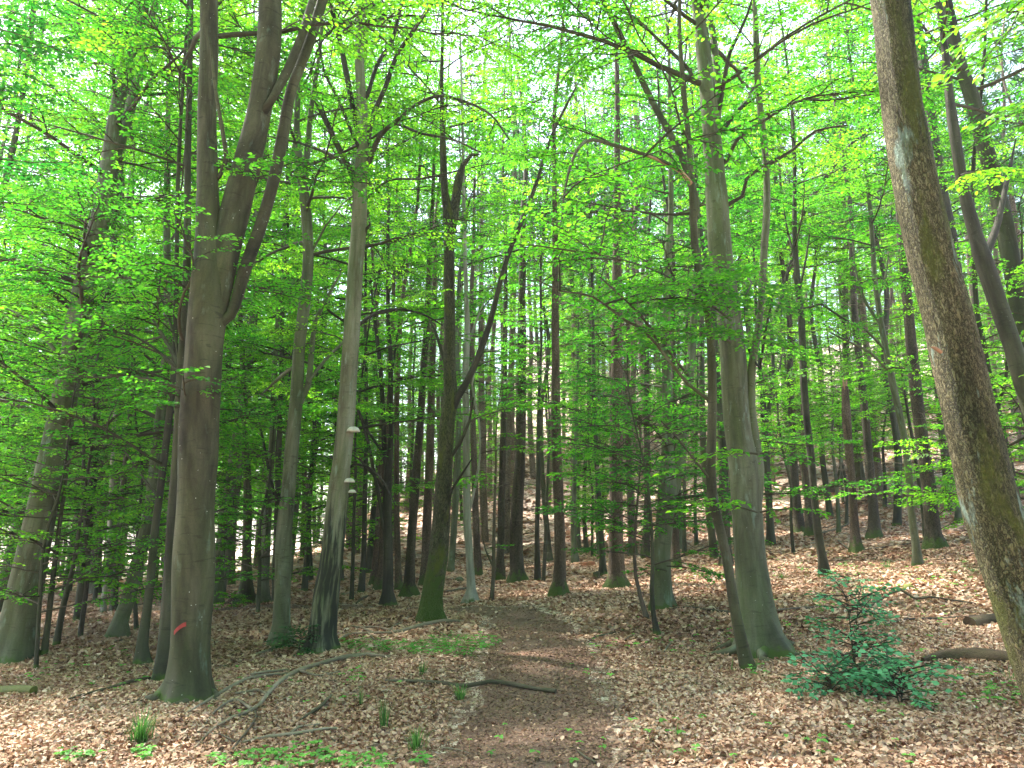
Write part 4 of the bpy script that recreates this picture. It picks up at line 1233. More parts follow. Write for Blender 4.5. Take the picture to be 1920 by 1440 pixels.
T('hornbeam_tree', 'black narrow stem touching the left outline of the tall smooth beech', 'tree', 'dark',
  [(515, 1132, 12), (517, 1040, 11), (520, 960, 11), (522, 860, 11), (525, 780, 10), (528, 700, 9), (530, 580, 8)],
  limbs=[{'p': [(522, 960, 6), (508, 900, 6), (492, 820, 5), (478, 760, 4)], 'dy': .4}, {'p': [(526, 760, 5), (540, 720, 4), (548, 660, 3)], 'dy': .3}], crown=dict(py=800, n=10, L=2.6), flare=.3)
T('beech_tree', 'reddish slim trunk in the gap right beside the red-marked beech', BT, 'spruce',
  [(434, 1098, 14), (437, 1020, 11), (441, 940, 10), (447, 850, 9)], crown=dict(py=860, n=8, L=2.6), flare=.2)
T('young_beech', 'thin stem between the tall smooth beech and the one with bracket fungi', 'sapling', 'dark',
  [(571, 1108, 12), (577, 1010, 8), (583, 900, 8), (589, 800, 7), (597, 680, 5)], crown=dict(py=960, n=12, L=2.2, bias=.6), flare=.2)
T('young_beech', 'thin dark pole close right of the black foot of the bracket fungi beech', 'sapling', 'dark',
  [(659, 1127, 9), (662, 1040, 7), (664, 960, 6), (667, 880, 5), (668, 800, 4)], crown=dict(py=940, n=9, L=1.8), flare=.2)
T('hornbeam_tree', 'narrow dark trunk left of the twin-stemmed dark tree', 'tree', 'dark',
  [(677, 1112, 14), (682, 1040, 10), (684, 940, 9), (686, 860, 8), (687, 760, 7)], crown=dict(py=820, n=8, L=2.4), flare=.3)
T('spruce_tree', 'pale tan conifer trunk left of the twin-stemmed tree, leaning a little right', 'spruce', 'spruce',
  [(699, 1098, 15), (705, 1040, 11), (710, 960, 10), (713, 860, 9), (716, 720, 7)], flare=.3, dead=dict(n=30, z0=2, z1=10, L=1.4))
T('spruce_tree', 'red-brown conifer with a broad foot showing left of the twin-stemmed tree', 'spruce', 'spruce',
  [(712, 1106, 26), (716, 1060, 16), (719, 980, 13), (722, 880, 11)], flare=.3, dead=dict(n=30, z0=2, z1=10, L=1.4))
T('spruce_tree', 'grey conifer between the twin-stemmed tree and the black leaning conifer', 'spruce', 'spruce',
  [(748, 1108, 17), (746, 1050, 12), (744, 960, 11), (744, 860, 10), (745, 740, 9)], flare=.3, dead=dict(n=40, z0=2, z1=10, L=1.4))
T('spruce_tree', 'tan spruce seen between the black leaning conifer and the mossy tree', 'spruce', 'spruce',
  [(796, 1098, 22), (799, 1030, 17), (802, 940, 16), (806, 860, 15), (808, 780, 14), (811, 680, 12), (815, 540, 9)], flare=.3, dead=dict(n=50, z0=2, z1=10, L=1.5))
# ------------------------------------------------------------ leafy young beeches of the understorey
SAP = [ # px, py of foot, width, height, label, bias
 (150, 1195, 9, 6.5, 'leafy sapling between the left-edge beech and the grey one leaning right', .45),
 (60, 1255, 8, 4.5, 'low leafy sapling in front of the foot of the left-edge beech', .42),
 (250, 1180, 8, 5.5, 'leafy sapling left of the small curved dark tree', .45),
 (-60, 1200, 12, 8, 'tall leafy sapling cut by the left edge of the picture', .4),
 (180, 1130, 8, 9, 'slim leafy young tree behind the low spray on the left', .6),
 (120, 1125, 8, 10, 'slim leafy young tree farther back behind the left-edge beech', .62),
 (350, 1140, 8, 8, 'leafy young tree right behind the red-marked trunk', .5),
 (480, 1150, 8, 5, 'small leafy sapling left of the tall smooth beech foot', .5),
 (610, 1110, 8, 8, 'leafy young tree far behind the bracket fungi beech', .7),
 (640, 1090, 7, 9, 'pale green young tree in the gap right of the bracket fungi beech', .75),
 (1490, 1040, 7, 5, 'leafy sapling left of the black sinuous trunk', .6),
 (1590, 985, 7, 5, 'leafy sapling behind the broken snag', .6),
 (1660, 950, 7, 6, 'leafy sapling behind the slender leaning stem', .65),
 (1900, 1010, 10, 5, 'leafy sapling right of the huge leaning trunk', .65),
 (1960, 1080, 12, 7, 'big leafy sapling cut by the right edge of the picture', .62),
]
for i, (x, y, wd, h, lb, bi) in enumerate(SAP):
    b = ground(x, y)
    top = b[2] + h
    rs = np.random.default_rng(900 + i)
    # a gently bending stem in world terms, given back as pixels of its own plane
    pts = []
    lean = rs.uniform(-.5, .5)
    for k in range(6):
        t = k / 5
        q = b + np.array([lean * t * t * h * .25 + .06 * math.sin(k * 2.1 + i), 0, t * h * .92])
        u, v, z = proj(q)
        pts.append((float(u), float(v), wd * (1 - .75 * t)))
    T('young_beech', lb, 'sapling', 'dark', pts, crown=dict(z0=b[2] + h * .14, n=int(9 + h * 1.3), L=min(2.4, .28 * h + .7), bias=bi, el=(.05, .5), on=.15), flare=.2, top=top, seed=500 + i)

# more tall beeches of the middle distance: (px, py foot, width, label, bias)
MID = [
 (640, 1140, 17, 'plain beech between the bracket fungi beech and the twin-stemmed dark tree', .6),
 (1330, 1046, 15, 'plain beech seen in the gap left of the big right beech', .6),
 (1690, 985, 15, 'plain beech behind the slender leaning stem on the right slope', .65),
 (330, 1110, 16, 'plain beech far behind the red-marked trunk on its left', .6),
 (55, 1120, 17, 'plain beech far behind the left-edge beech', .6),
 (575, 1090, 15, 'plain beech far back between the tall smooth beech and the bracket fungi one', .7),
 (855, 1072, 13, 'plain beech in the back behind the mossy tree', .7),
 (1025, 1052, 11, 'plain beech in the back behind the path-end spruce', .72),
 (150, 1165, 18, 'plain beech behind the two dark saplings of the left-edge beech', .6),
 (425, 1122, 16, 'plain beech in the gap right of the red-marked trunk', .65),
 (-90, 1180, 22, 'plain beech cut off by the left edge, behind the leafy saplings', .5),
 (700, 1075, 14, 'plain beech in the back left of the twin-stemmed dark tree', .7),
 (1800, 975, 16, 'plain beech behind the thick black conifer on the right slope', .65),
 (1415, 1000, 12, 'plain beech in the back behind the big right beech', .7),
 (1560, 968, 12, 'plain beech in the back above the brush pile', .7),
]
for i, (x, y, wd, lb, bi) in enumerate(MID):
    b = ground(x, y); rs = np.random.default_rng(1900 + i)
    pts = []
    h = 17
    for k in range(7):
        t = k / 6
        q = b + np.array([rs.normal(0, .12) + rs.uniform(-.3, .3) * t, 0, t * h])
        u, v, z = proj(q)
        pts.append((float(u), float(v), wd * (1 - .7 * t) * depth(b) / max(z, 1)))
    T('beech_tree', lb, BT, ['beech', 'beechbrown', 'dark'][i % 3], pts, crown=dict(z0=b[2] + (3.5 if x < 660 else 7.5), n=24, L=3.4, bias=(.22 if x in (1025, 1330, 55) else bi)), flare=.4, top=b[2] + 21, seed=700 + i)

# ------------------------------------------------------------ the far stand: shared meshes, every tree its own object
def far_spruce_proto(k):
    rs = np.random.default_rng(40 + k)
    h = rs.uniform(20, 25)
    pp = np.array([[rs.normal(0, .05) * i, rs.normal(0, .05) * i, h * i / 6 - (.4 if i == 0 else 0)] for i in range(7)])
    pts, rad = spline(pp, np.linspace(.17, .035, 7), 1.0)
    tm = MB(); tube(tm, pts, rad, 9, flare=.35, lump=.02, seed=k)
    dm = MB(); dead_branches(dm, (pts, rad), np.zeros(3), rs, n=85, z0=1.5, z1=13, L=1.5, thick=.013)
    cm = MB()
    for i in range(34):
        z = h * (.60 + .38 * i / 34)
        q, _ = stem_at((pts, rad), z)
        az = i * 2.4 + rs.normal(0, .4); L = 2.6 * (1 - (z / h - .45) * 1.5) + .3
        d = np.array([math.cos(az), math.sin(az), rs.uniform(-.35, .05)])
        n = int(L * 34)
        t = rs.uniform(.1, 1, n) * L
        side = rs.normal(0, .22, n) * (1.2 - t / L * .7)
        perp = np.array([-d[1], d[0], 0])
        pos = q + d * t[:, None] + perp * side[:, None] + np.stack([0 * t, 0 * t, -np.abs(rs.normal(0, .12, n))], 1)
        dd = nrmz(d + perp * (side * 2.5)[:, None] + rs.normal(0, .25, (n, 3)) + [0, 0, -.35])
        nr = nrmz(rs.normal(0, .6, (n, 3)) + [0, 0, 1.]); nr = nrmz(nr - dd * np.sum(nr * dd, 1)[:, None])
        ln = rs.uniform(.18, .38, n)
        V, Fq, per = leaf_quads(pos, dd, nr, ln, ln * .28, False)
        cm.add(V, Fq, mat=0, rnd4=np.clip(rs.normal(.5, .22, n), 0, 1))
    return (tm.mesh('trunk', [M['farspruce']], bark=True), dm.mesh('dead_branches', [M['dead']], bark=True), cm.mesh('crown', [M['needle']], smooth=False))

_real_lod = lod_for
FORCE = [None]
def lod_for(p):
    return FORCE[0] if FORCE[0] else _real_lod(p)

def far_beech_proto(k, leaf, lo=.14, nl=62, LL=4.0):
    rs = np.random.default_rng(80 + k)
    h = rs.uniform(23, 29)
    pp = [np.array([0, 0, -.4])]
    for i in range(1, 8): pp.append(np.array([pp[-1][0] + rs.normal(0, .16), pp[-1][1] + rs.normal(0, .16), h * i / 7]))
    pts, rad = spline(pp, np.linspace(.19, .03, 8), .8)
    tm = MB(); tube(tm, pts, rad, 9, flare=.4, lump=.03, seed=k)
    cm = MB(); FORCE[0] = leaf
    for i in range(nl):
        u = (i + rs.random()) / nl
        z = h * (lo + (.98 - lo) * u)
        q, qr = stem_at((pts, rad), z)
        limb(cm, q, i * 2.4 + rs.normal(0, .5), rs.uniform(.15, .9), LL * rs.uniform(.7, 1.2) * (1 - .5 * u), .035, rs, .2, .6, sparse=1.25)
    FORCE[0] = None
    return (tm.mesh('trunk', [M['beech' if k % 2 else 'beechbrown']], bark=True), cm.mesh('crown', [M['leaf'], M['twig']], smooth=False, bark=True))

SPR = [far_spruce_proto(k) for k in range(5)]
BEE = [far_beech_proto(k, .22) for k in range(5)]
BEF = [far_beech_proto(k + 5, .32) for k in range(4)]

def place_far(kind, x, y, rs):
    z = float(H(x, y))
    if kind == 'spruce':
        o = thing('spruce_tree', (x, y, z), 'slim straight spruce of the dense far stand on the hillside', 'spruce', 'spruces of the far stand')
        tr, dd, cr = SPR[int(rs.integers(0, 5))]
        link('trunk', tr, o); link('dead_branches', dd, o); link('crown', cr, o)
    else:
        far = y > 44
        o = thing('beech_tree', (x, y, z), 'bright green leafy beech among the farthest trees of the wood, or added unseen around the viewpoint for shade', BT, 'far beeches')
        tr, cr = (BEF[int(rs.integers(0, 4))] if far else BEE[int(rs.integers(0, 5))])
        link('trunk', tr, o); link('crown', cr, o)
    s = rs.uniform(.85, 1.15)
    o.rotation_euler = (rs.normal(0, .02), rs.normal(0, .02), rs.uniform(0, 6.28)); o.scale = (s, s, s)

def place_small(x, y, rs):
    o = thing('young_beech', (x, y, float(H(x, y))), 'small leafy beech growing on the far slope between the straight trunks', 'sapling', 'small beeches on the far slope')
    tr, cr = BEE[int(rs.integers(0, 5))]
    link('trunk', tr, o); link('crown', cr, o)
    s = rs.uniform(.28, .5) * (1 + max(0, y - 40) / 60)
    o.rotation_euler = (0, 0, rs.uniform(0, 6.28)); o.scale = (s, s, s * 1.0)

rs = np.random.default_rng(2024)
placed = list(BASES)
def try_place(kind, px0, px1, y0, y1, n, mind):
    c = 0; t = 0
    while c < n and t < n * 60:
        t += 1
        y = y0 + (y1 - y0) * rs.random() ** .8
        px = rs.uniform(px0, px1)
        x = (px - 960) / F * y * 1.0
        if any((x - a) ** 2 + (y - b) ** 2 < mind ** 2 for a, b in placed): continue
        placed.append((x, y)); place_far(kind, x, y, rs); c += 1
try_place('spruce', 640, 2050, 27, 62, 84, 2.1)
try_place('beech', -150, 660, 25, 44, 24, 2.8)
try_place('beech', -200, 760, 44, 95, 60, 3.2)
try_place('beech', 640, 2050, 30, 60, 6, 2.2)
try_place('beech', 640, 2100, 62, 100, 16, 3.2)
try_place('beech', 1050, 2100, 58, 90, 22, 2.8)

for i in range(64):
    y = rs.uniform(28, 72); x = (rs.uniform(660, 1950) - 960) / F * y
    place_small(x, y, rs)
# the wood goes on unseen behind and beside the camera; beeches added for shade
BEE.append(far_beech_proto(20, .22, .40, 64, 5.0))
for (x, y, sc) in ((-4.5, -5.5, 1.0), (.9, -4.6, 1.0), (6.4, -2.0, 1.0)):
    o = thing('beech_tree', (x, y, float(H(x, y))), 'tall unseen beech added beside or behind the viewpoint, its crown overhead for shade', BT, 'added shade beeches overhead')
    link('trunk', BEE[-1][0], o); link('crown', BEE[-1][1], o)
    o.rotation_euler = (0, 0, x * 2.3); o.scale = (sc, sc, sc)
BEE.pop()
for (x, y) in ((-6.5, -3.5), (6.8, -4), (0.5, -8), (-12, -8), (12.5, -9), (-4, -14), (6, -15), (-16, -1), (16.5, -1), (-10, 4.0), (3.5, -6), (10, -17), (0, -20), (-9, -19), (17, -13), (14, -22)):
    place_far('beech', x, y, rs)  # unseen beeches added around the camera to shade the near trunks

# ------------------------------------------------------------ things lying on the floor
def floor_branch(name, label, cat, bark, pts, subs=(), lift=.3, sides=10, arch=None, group=None, stay=False, capd=False):
    W, r = [], []
    for i, (x, y, wd) in enumerate(pts):
        q = ground(x, y); rr = wd * .5 / F * depth(q) * (.78 if 'log' not in name else 1)
        q = q + [0, 0, rr * (.6 if 'log' not in name else .25) + .022 + (arch[i] if arch else 0)]
        W.append(q); r.append(rr)
    W = np.array(W); r = np.array(r)
    b = W[len(W) // 2].copy(); b[2] = float(H(b[0], b[1]))
    a, c = spline(W, r, .12)
    mb = MB(); tube(mb, a - b, c, sides, lump=.10 if 'log' not in name else .22, seed=len(pts) + int(pts[0][0]), cap=True)
    for sp in subs:
        W2 = []; r2 = []
        for i, (x, y, wd) in enumerate(sp):
            q = ground(x, y); rr = wd * .5 / F * depth(q)
            W2.append(q + [0, 0, rr + .02]); r2.append(rr)
        W2[0][2] += .01
        a2, c2 = spline(W2, r2, .12)
        tube(mb, a2 - b, c2, 6, lump=.08, seed=int(sp[0][0]), cap=True)
    o = link(name, mb.mesh(name, [M[bark]], bark=True), None, b)
    return tag(o, label, cat, group)

FB = floor_branch
FB('fallen_branch', 'brown crooked branch lying across the path', 'branch', 'peeled' if 0 else 'deaddark', [(722, 1281, 5), (780, 1283, 8), (830, 1287, 9), (875, 1293, 11), (920, 1285, 10), (965, 1291, 11), (1005, 1298, 9), (1042, 1303, 10)])
FB('fallen_branch', 'long grey curved branch with side twigs on the leaves right of the red-marked beech', 'branch', 'dead',
   [(365, 1408, 4), (400, 1372, 6), (440, 1350, 8), (480, 1333, 9), (512, 1296, 11), (550, 1268, 12), (600, 1250, 10), (650, 1238, 12), (690, 1233, 11), (730, 1236, 6)],
   subs=[[(470, 1338, 6), (440, 1318, 5), (405, 1338, 4), (385, 1362, 3)], [(500, 1310, 6), (480, 1300, 5), (440, 1306, 4)], [(560, 1265, 5), (600, 1272, 4), (640, 1262, 3)]])
FB('fallen_branch', 'straight grey branch from the roots of the red-marked beech up to the right', 'branch', 'dead', [(345, 1345, 4), (380, 1325, 8), (425, 1298, 9), (470, 1276, 8), (520, 1270, 8), (545, 1268, 5)])
FB('fallen_branch', 'forked pale branch in front of the mossy tree foot', 'branch', 'dead', [(632, 1206, 6), (655, 1194, 8), (700, 1192, 8), (745, 1190, 10), (790, 1178, 11), (830, 1170, 11), (862, 1169, 8)],
   subs=[[(700, 1192, 5), (672, 1180, 4), (632, 1178, 3)], [(745, 1190, 5), (700, 1180, 4), (665, 1181, 3)], [(690, 1192, 4), (705, 1208, 3), (712, 1216, 3)], [(728, 1188, 4), (742, 1176, 4), (752, 1172, 3)]])
FB('fallen_branch', 'pale thin stick pointing from the mossy tree foot towards the green patch', 'branch', 'dead', [(800, 1168, 3), (825, 1188, 4), (850, 1205, 3)])
FB('fallen_branch', 'bleached branch just above the bright clover leaves at the bottom', 'branch', 'dead', [(455, 1398, 5), (500, 1388, 7), (540, 1385, 9), (575, 1380, 9), (610, 1374, 8), (632, 1372, 5)], subs=[[(545, 1384, 6), (560, 1370, 5), (600, 1364, 4)]])
FB('fallen_branch', 'short dark stick in the middle of the leaves above the bleached branch', 'branch', 'deaddark', [(558, 1358, 4), (580, 1345, 8), (600, 1332, 9), (614, 1316, 6), (622, 1308, 4)])
FB('fallen_branch', 'dark twiggy branch below the straight grey one, nearest the bottom left', 'branch', 'deaddark', [(420, 1440, 4), (440, 1405, 6), (465, 1375, 6), (480, 1350, 5), (476, 1335, 4)], subs=[[(440, 1400, 4), (410, 1382, 3), (370, 1378, 3)]])
FB('fallen_branch', 'low grey branch touching the foot of the tall smooth beech', 'branch', 'dead', [(478, 1232, 6), (510, 1222, 8), (540, 1212, 8), (575, 1216, 6)], subs=[[(470, 1272, 5), (500, 1266, 6), (540, 1262, 5)]])
FB('fallen_branch', 'dark branch in the hollow left of the red-marked beech', 'branch', 'deaddark', [(120, 1318, 4), (175, 1304, 8), (215, 1293, 9), (260, 1280, 9), (305, 1276, 8)])
FB('fallen_branch', 'thin dark branch right of the left-edge beech foot', 'branch', 'deaddark', [(45, 1200, 5), (80, 1201, 6), (128, 1199, 5)])
FB('fallen_log', 'moss-covered log end at the left edge', 'log', 'mosslog', [(-60, 1306, 16), (-10, 1302, 18), (30, 1299, 18), (64, 1302, 15)], sides=16)
FB('fallen_log', 'rotten brown log lying in front of the huge leaning trunk', 'log', 'rotlog', [(1730, 1244, 10), (1765, 1238, 20), (1830, 1238, 24), (1900, 1242, 24), (1960, 1246, 22)], sides=16)
FB('fallen_log', 'short cut log with a dark open end behind the huge leaning trunk', 'log', 'rotlog', [(1817, 1176, 24), (1850, 1170, 24), (1900, 1166, 24), (1950, 1162, 22)], sides=16)
FB('fallen_branch', 'arched dark branch behind the leafy shrub on the right', 'branch', 'deaddark', [(1618, 1146, 5), (1645, 1138, 6), (1672, 1130, 6), (1692, 1128, 6), (1716, 1130, 6), (1745, 1128, 5), (1790, 1132, 4), (1830, 1135, 3)], arch=[0, .04, .12, .14, .03, .04, .02, 0])
FB('fallen_branch', 'long thin branch on the slope beside the cut log', 'branch', 'deaddark', [(1660, 1176, 4), (1700, 1166, 6), (1760, 1164, 6), (1820, 1160, 5), (1875, 1157, 4)])
FB('fallen_branch', 'dark straight branch between the big right beech and the shrub', 'branch', 'deaddark', [(1448, 1150, 6), (1480, 1147, 8), (1515, 1144, 7), (1548, 1141, 5)])
FB('fallen_branch', 'branch on the ground left of the big right beech foot', 'branch', 'deaddark', [(1258, 1146, 4), (1290, 1142, 5), (1320, 1146, 5), (1350, 1150, 7), (1385, 1153, 6)])
FB('fallen_branch', 'short stick in the leaves at the bottom right of the path', 'branch', 'deaddark', [(1084, 1416, 5), (1098, 1427, 6), (1118, 1437, 5)])
FB('fallen_branch', 'pale stick upright-looking in the leaves right of the path bend', 'branch', 'dead', [(1246, 1226, 4), (1252, 1216, 5), (1260, 1207, 4)])
FB('fallen_branch', 'dark thin branch arching beside the right edge of the path bend', 'branch', 'deaddark', [(1103, 1208, 4), (1118, 1198, 5), (1145, 1192, 5), (1170, 1184, 4)])
FB('fallen_branch', 'long dark branch in front of the broken snag', 'branch', 'deaddark', [(1572, 1016, 4), (1600, 1034, 5), (1650, 1030, 5), (1690, 1024, 5), (1740, 1018, 4)])
FB('fallen_branch', 'dark broken branch at the foot of the V-forked sapling', 'branch', 'deaddark', [(1540, 1002, 5), (1575, 992, 7), (1590, 985, 6), (1592, 975, 4)])
FB('fallen_branch', 'dark fallen limb left of the twin-stemmed tree', 'branch', 'deaddark', [(668, 1134, 5), (678, 1127, 8), (689, 1121, 6)])
FB('fallen_branch', 'pale stick on the leaves between the two reddish middle spruces', 'branch', 'dead', [(1085, 1100, 3), (1105, 1096, 4), (1125, 1094, 3)])
FB('fallen_log', 'dark brown log on the slope behind the close pair of spruces', 'log', 'rotlog', [(1528, 928, 18), (1545, 925, 22), (1565, 922, 20)], sides=12)
FB('fallen_branch', 'dark branch behind the mossy tree, beside the pale clawed beech', 'branch', 'deaddark', [(832, 1112, 5), (855, 1110, 6), (885, 1104, 5)])
# brushwood scattered on the right slope
rs = np.random.default_rng(77)
for i in range(46):
    x = rs.uniform(1290, 1800); y = rs.uniform(925, 1075)
    l = rs.uniform(18, 70); s = rs.uniform(-.25, .35)
    bend = rs.uniform(-5, 5)
    FB('fallen_branch', 'thin grey dead branch among the brushwood strewn over the right slope', 'branch', 'dead' if rs.random() < .6 else 'deaddark',
       [(x, y, 2.0), (x + l * .5, y - l * s * .5 + bend, 2.6), (x + l, y - l * s, 1.6)], sides=5, group='brushwood on the right slope')
for i in range(30):
    x = rs.uniform(100, 1800); y = rs.uniform(1180, 1420)
    if 860 < x < 1150: continue
    l = rs.uniform(20, 60); s = rs.uniform(-.6, .6)
    FB('twig', 'small dry twig lying in the leaf litter', 'twig', 'deaddark' if rs.random() < .6 else 'dead',
       [(x, y, 3.0), (x + l * .5, y - l * s * .5 + rs.uniform(-5, 5), 3.0), (x + l, y - l * s, 1.6)], sides=5, group='twigs in the leaf litter')

def lump_obj(name, label, cat, px, py, wpx, hpx, mat, seed, cut=False):
    b = ground(px, py); rw = wpx * .5 / F * depth(b); hh = hpx / F * depth(b)
    rs = np.random.default_rng(seed); n, m = 18, 8
    ph = rs.uniform(0, 6.28, 6); V = []
    for i in range(m + 1):
        v = i / m
        for j in range(n):
            a = 2 * math.pi * j / n
            lob = 1 + .13 * math.sin(2 * a + ph[0]) + .09 * math.sin(3 * a + ph[1] + 3 * v) + .06 * math.sin(5 * a + ph[2])
            if cut: rr = (1.25 - .25 * min(1, v * 2.2)) if v < .95 else 0; zz = min(v, .9) / .9 + .06 * math.sin(3 * a + ph[3]) * (v > .6)
            else: rr = math.cos(v * math.pi / 2) ** .6; zz = math.sin(v * math.pi / 2)
            V.append([rw * rr * lob * math.cos(a), rw * rr * lob * math.sin(a) * .9, hh * zz * (1 + .1 * math.sin(a + ph[4])) - .04])
    i = np.arange(m)[:, None] * n; j = np.arange(n)[None]
    mb = MB(); V = np.array(V)
    bk = V.copy()
    mb.add(V, np.stack([i + j, i + (j + 1) % n, i + n + (j + 1) % n, i + n + j], -1).reshape(-1, 4), bk=bk)
    return tag(link(name, mb.mesh(name, [mat], bark=True), None, b), label, cat)
lump_obj('tree_stump', 'reddish rotten stump between the slim poles and the thickest spruce', 'stump', 1104, 1062, 22, 11, M['heartwood'], 1, True)
lump_obj('tree_stump', 'small reddish stump left of the path-end spruce', 'stump', 996, 1103, 11, 9, M['heartwood'], 2, True)
lump_obj('tree_stump', 'little mossy stump left of the thickest spruce foot', 'stump', 1119, 1084, 12, 14, M['mosslog'], 3, True)
lump_obj('tree_stump', 'rounded yellow-green mossy stump on the right slope', 'stump', 1705, 1106, 26, 14, M['mosslog'], 4)
lump_obj('rock', 'grey stone on the ground behind the mossy tree', 'rock', 861, 1089, 20, 9, M['stone'], 5)
lump_obj('rock', 'dark clod beside the thin pole right of the bracket fungi beech', 'rock', 643, 1118, 13, 8, M['stone'], 6)
lump_obj('tree_stump', 'low mossy stump left of the black sinuous trunk', 'stump', 1447, 1048, 18, 8, M['mosslog'], 7)

# ------------------------------------------------------------ plants on the floor
def grass_tuft(label, px, py, hpx, wpx, n, seed, lean=.5):
    b = ground(px, py); z = depth(b); hh = hpx / F * z; ww = wpx * .5 / F * z
    rs = np.random.default_rng(seed); mb = MB()
    for i in range(n):
        a = rs.uniform(0, 6.28); r0 = abs(rs.normal(0, .25)) * ww
        p = np.array([math.cos(a) * r0, math.sin(a) * r0, -.01]); h = hh * rs.uniform(.45, 1.15)
        out = ww * rs.uniform(.2, 1.1) * lean * 2
        wd = .0035 * rs.uniform(.7, 1.5) + h * .006
        a2 = a + rs.normal(0, .6); s = np.array([-math.sin(a2), math.cos(a2), 0]) * wd
        V = []
        for k in range(5):
            t = k / 4
            c = p + np.array([math.cos(a2) * out * t ** 1.8, math.sin(a2) * out * t ** 1.8, h * (t - .32 * t ** 3 * lean)])
            V += [c - s * (1 - t * .92), c + s * (1 - t * .92)]
        mb.add(V, [[2 * k, 2 * k + 1, 2 * k + 3, 2 * k + 2] for k in range(4)], rnd4=rs.uniform(0, 1))
    tag(link('grass_tuft', mb.mesh('grass_tuft', [M['grass']]), None, b), label, 'grass')
G = grass_tuft
G('wide grass tuft in front of the red-marked beech, largest of the tufts', 262, 1392, 66, 80, 130, 1)
G('grass tuft beside the branch end at the left edge of the path', 863, 1312, 34, 40, 80, 2)
G('upright grass tuft in the middle of the leaves above the bottom tuft', 722, 1366, 66, 34, 40, 3, .35)
G('grass tuft nearest the bottom left of the path', 780, 1408, 52, 56, 60, 4, .45)
G('small grass tuft just below the green ground patch', 793, 1264, 32, 32, 36, 5)
G('few upright blades left of the upright tuft', 676, 1325, 46, 14, 12, 6, .3)
G('sparse yellowish sprout alone on the leaves right of the path', 1269, 1382, 30, 18, 14, 7)
G('pale blades in front of the rotten log', 1893, 1275, 55, 44, 9, 8, .7)
G('blades at the foot of the slim leaning beech', 1417, 1258, 38, 16, 9, 9, .4)
G('blades left of the slim leaning beech foot', 1372, 1262, 32, 14, 8, 10, .4)
G('dull green tuft left of the black sinuous trunk, nearest the big beech', 1466, 1086, 16, 34, 50, 11)
G('dull green tuft close to the black sinuous trunk', 1503, 1072, 14, 26, 40, 12)
G('dark green tuft between the sinuous trunk and the slender leaning stem', 1664, 1066, 20, 26, 50, 13)
G('bright green tuft left of the huge leaning trunk, upper of two', 1808, 1058, 14, 28, 50, 14)
G('bright green tuft left of the huge leaning trunk, lower of two', 1826, 1074, 14, 24, 40, 15)
G('grass tuft at the foot of the slender leaning stem', 1727, 1060, 16, 18, 30, 16)
G('grass on the mossy foot of the big right beech', 1408, 1216, 26, 34, 60, 17)

def ground_cover(name, label, cat, ells, n, size, mat, seed, hmax=.08):
    rs = np.random.default_rng(seed); mb = MB()
    for (cx, cy, rx, ry, k) in ells:
        a = rs.uniform(0, 6.28, k); r = np.sqrt(rs.random(k)) * (1 + .25 * np.sin(a * 3 + cx))
        for aa, r_ in zip(a, r):
            q = ground(cx + rx * r_ * math.cos(aa), cy + ry * r_ * math.sin(aa))
            h = rs.uniform(.02, hmax)
            c = q + [0, 0, h]; m = 3 if rs.random() < .75 else 2
            a0 = rs.uniform(0, 6.28); s = size * rs.uniform(.6, 1.25)
            az = a0 + np.arange(m) * 6.28 / m + rs.normal(0, .15, m)
            d = nrmz(np.stack([np.cos(az), np.sin(az), rs.uniform(-.25, .15, m)], 1))
            nr = nrmz(np.array([0, 0, 1.]) + rs.normal(0, .25, (m, 3))); nr = nrmz(nr - d * np.sum(nr * d, 1)[:, None])
            V, Fq, per = leaf_quads(np.repeat(c[None], m, 0), d, nr, np.full(m, s), np.full(m, s * .85), True)
            mb.add(V, Fq, rnd4=np.clip(rs.normal(.5, .2), 0, 1))
            mb.add([q, q + [.003, 0, 0], c], F3=[[0, 1, 2]], rnd3=.3)
    tag(link(name, mb.mesh(name, [mat], smooth=False)), label, cat, kind='stuff')
ground_cover('clover_patch', 'bright round-leaved clover patch at the bottom left of the path', 'clover', [(470, 1434, 75, 20, 60), (585, 1425, 70, 22, 52), (690, 1434, 50, 20, 40), (790, 1432, 14, 14, 10), (140, 1425, 50, 8, 18), (260, 1418, 30, 10, 14)], 1, .042, M['cover'], 1, .07)
ground_cover('woodland_groundcover', 'green low plants left of the path below the forked pale branch', 'ground plants', [(700, 1216, 65, 13, 130), (790, 1222, 60, 12, 130), (870, 1212, 60, 20, 200), (600, 1215, 40, 7, 60), (665, 1275, 25, 14, 16), (560, 1215, 40, 10, 60)], 1, .038, M['cover'], 2, .10)
ground_cover('seedlings', 'scattered tiny green seedlings coming up through the leaf litter', 'seedlings',
   [(1350, 1400, 420, 50, 34), (1760, 1290, 150, 60, 60), (1880, 1310, 50, 20, 26), (1420, 1262, 18, 8, 12), (1250, 1180, 130, 60, 50), (1650, 1150, 180, 60, 70), (1500, 1150, 90, 50, 40), (560, 1290, 200, 60, 26),
    (150, 1260, 140, 40, 40), (250, 1180, 120, 30, 40), (1330, 1080, 110, 20, 120), (1560, 1060, 200, 30, 90), (1700, 1085, 160, 30, 70), (1100, 1250, 60, 40, 10), (1000, 1400, 80, 40, 4)], 1, .04, M['cover'], 3, .09)

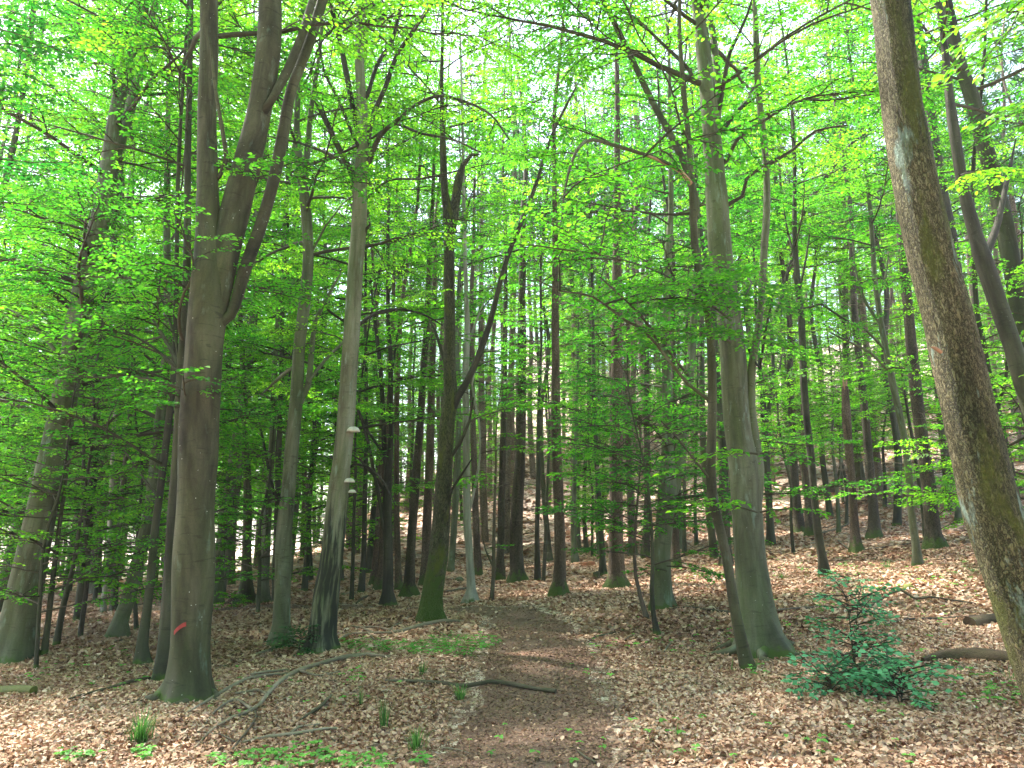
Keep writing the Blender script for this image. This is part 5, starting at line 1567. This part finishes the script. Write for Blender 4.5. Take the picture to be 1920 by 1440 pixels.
def shrub(label, px, py, hpx, wpx, n, seed, mat='bluish', L=.7, leaf=.07, cat='shrub', name='shrub'):
    b = ground(px, py); z = depth(b); hh = hpx / F * z; ww = wpx * .5 / F * z
    rs = np.random.default_rng(seed)
    sm = MB(); cm = MB(); zero = np.zeros(3)
    for s_ in range(3):
        a = rs.uniform(0, 6.28)
        pts = np.array([[math.cos(a) * ww * .25 * t * t, math.sin(a) * ww * .25 * t * t, hh * .95 * t - .03] for t in np.linspace(0, 1, 7)]) + np.cumsum(rs.normal(0, .008, (7, 3)), 0)
        tube(sm, pts, np.linspace(.007, .002, 7), 5)
        k = n // 3
        for i in range(k):
            t = .12 + .85 * (i + rs.random()) / k
            q = np.array([np.interp(t, np.linspace(0, 1, 7), pts[:, c]) for c in range(3)])
            l = min(.6, max(.25, ww * (.72 - .25 * t) * rs.uniform(.6, 1.1)))
            V, Fq, rnd, TV, TF = bough_template(.45, leaf, int(rs.integers(0, 4)))
            m = rot_zyx(rs.uniform(0, 6.28), rs.uniform(-.1, .5), rs.normal(0, .3)); sc = max(.8, l / .45)
            cm.add((V * sc) @ m.T + q, Fq, mat=0, rnd4=np.clip(rnd + rs.normal(.55, .12), 0, 1)); cm.add((TV * sc) @ m.T + q, TF, mat=1)
    o = thing(name, b, label, cat)
    link('stems', sm.mesh('stems', [M['twig']], bark=True), o)
    link('foliage', cm.mesh('foliage', [M[mat], M['twig']], smooth=False, bark=True), o)
shrub('upright blue-green shrub on the right in front of the arched branch, tallest of its group', 1604, 1280, 185, 120, 50, 31, leaf=.09)
shrub('low blue-green shrub spreading left of the tallest one', 1556, 1302, 52, 100, 21, 32, leaf=.09)
shrub('low blue-green shrub right of the tallest one, nearest the rotten log', 1690, 1320, 80, 80, 24, 33, leaf=.09)
shrub('low blue-green bushy plant in front of the tallest shrub', 1625, 1300, 56, 110, 18, 35, leaf=.09)
shrub('tiny blue-green plant behind the tallest shrub', 1590, 1098, 28, 26, 8, 34, L=.4)
shrub('dark ivy-like bush between the tall smooth beech and the bracket fungi beech', 560, 1228, 52, 36, 24, 36, mat='needle', leaf=.07, name='ivy_bush', cat='bush')
shrub('low leafy bush at the foot of the wide-footed grey-brown beech', 435, 1140, 26, 80, 20, 37, mat='leaf', name='leafy_bush', cat='bush')

# ------------------------------------------------------------ the air between the trunks
def haze():
    lo = float(min(H(np.array([-255., 255.]), np.array([415., 415.])).min(), -12)) - 1
    x0, x1, y0, y1, z0, z1 = -262, 262, -62, 422, -20, 190
    V = [(x0, y0, z0), (x1, y0, z0), (x1, y1, z0), (x0, y1, z0), (x0, y0, z1), (x1, y0, z1), (x1, y1, z1), (x0, y1, z1)]
    mb = MB(); mb.add(V, [[0, 3, 2, 1], [4, 5, 6, 7], [0, 1, 5, 4], [1, 2, 6, 5], [2, 3, 7, 6], [3, 0, 4, 7]])
    m, n, out = newmat('forest_haze')
    v = n.nodes.new('ShaderNodeVolumePrincipled')
    v.inputs['Color'].default_value = (.93, .96, .92, 1)
    v.inputs['Density'].default_value = .0006
    v.inputs['Anisotropy'].default_value = .3
    n.links.new(v.outputs[0], out.inputs['Volume'])
    tag(link('haze', mb.mesh('haze', [m], smooth=False)), kind='stuff')
haze()
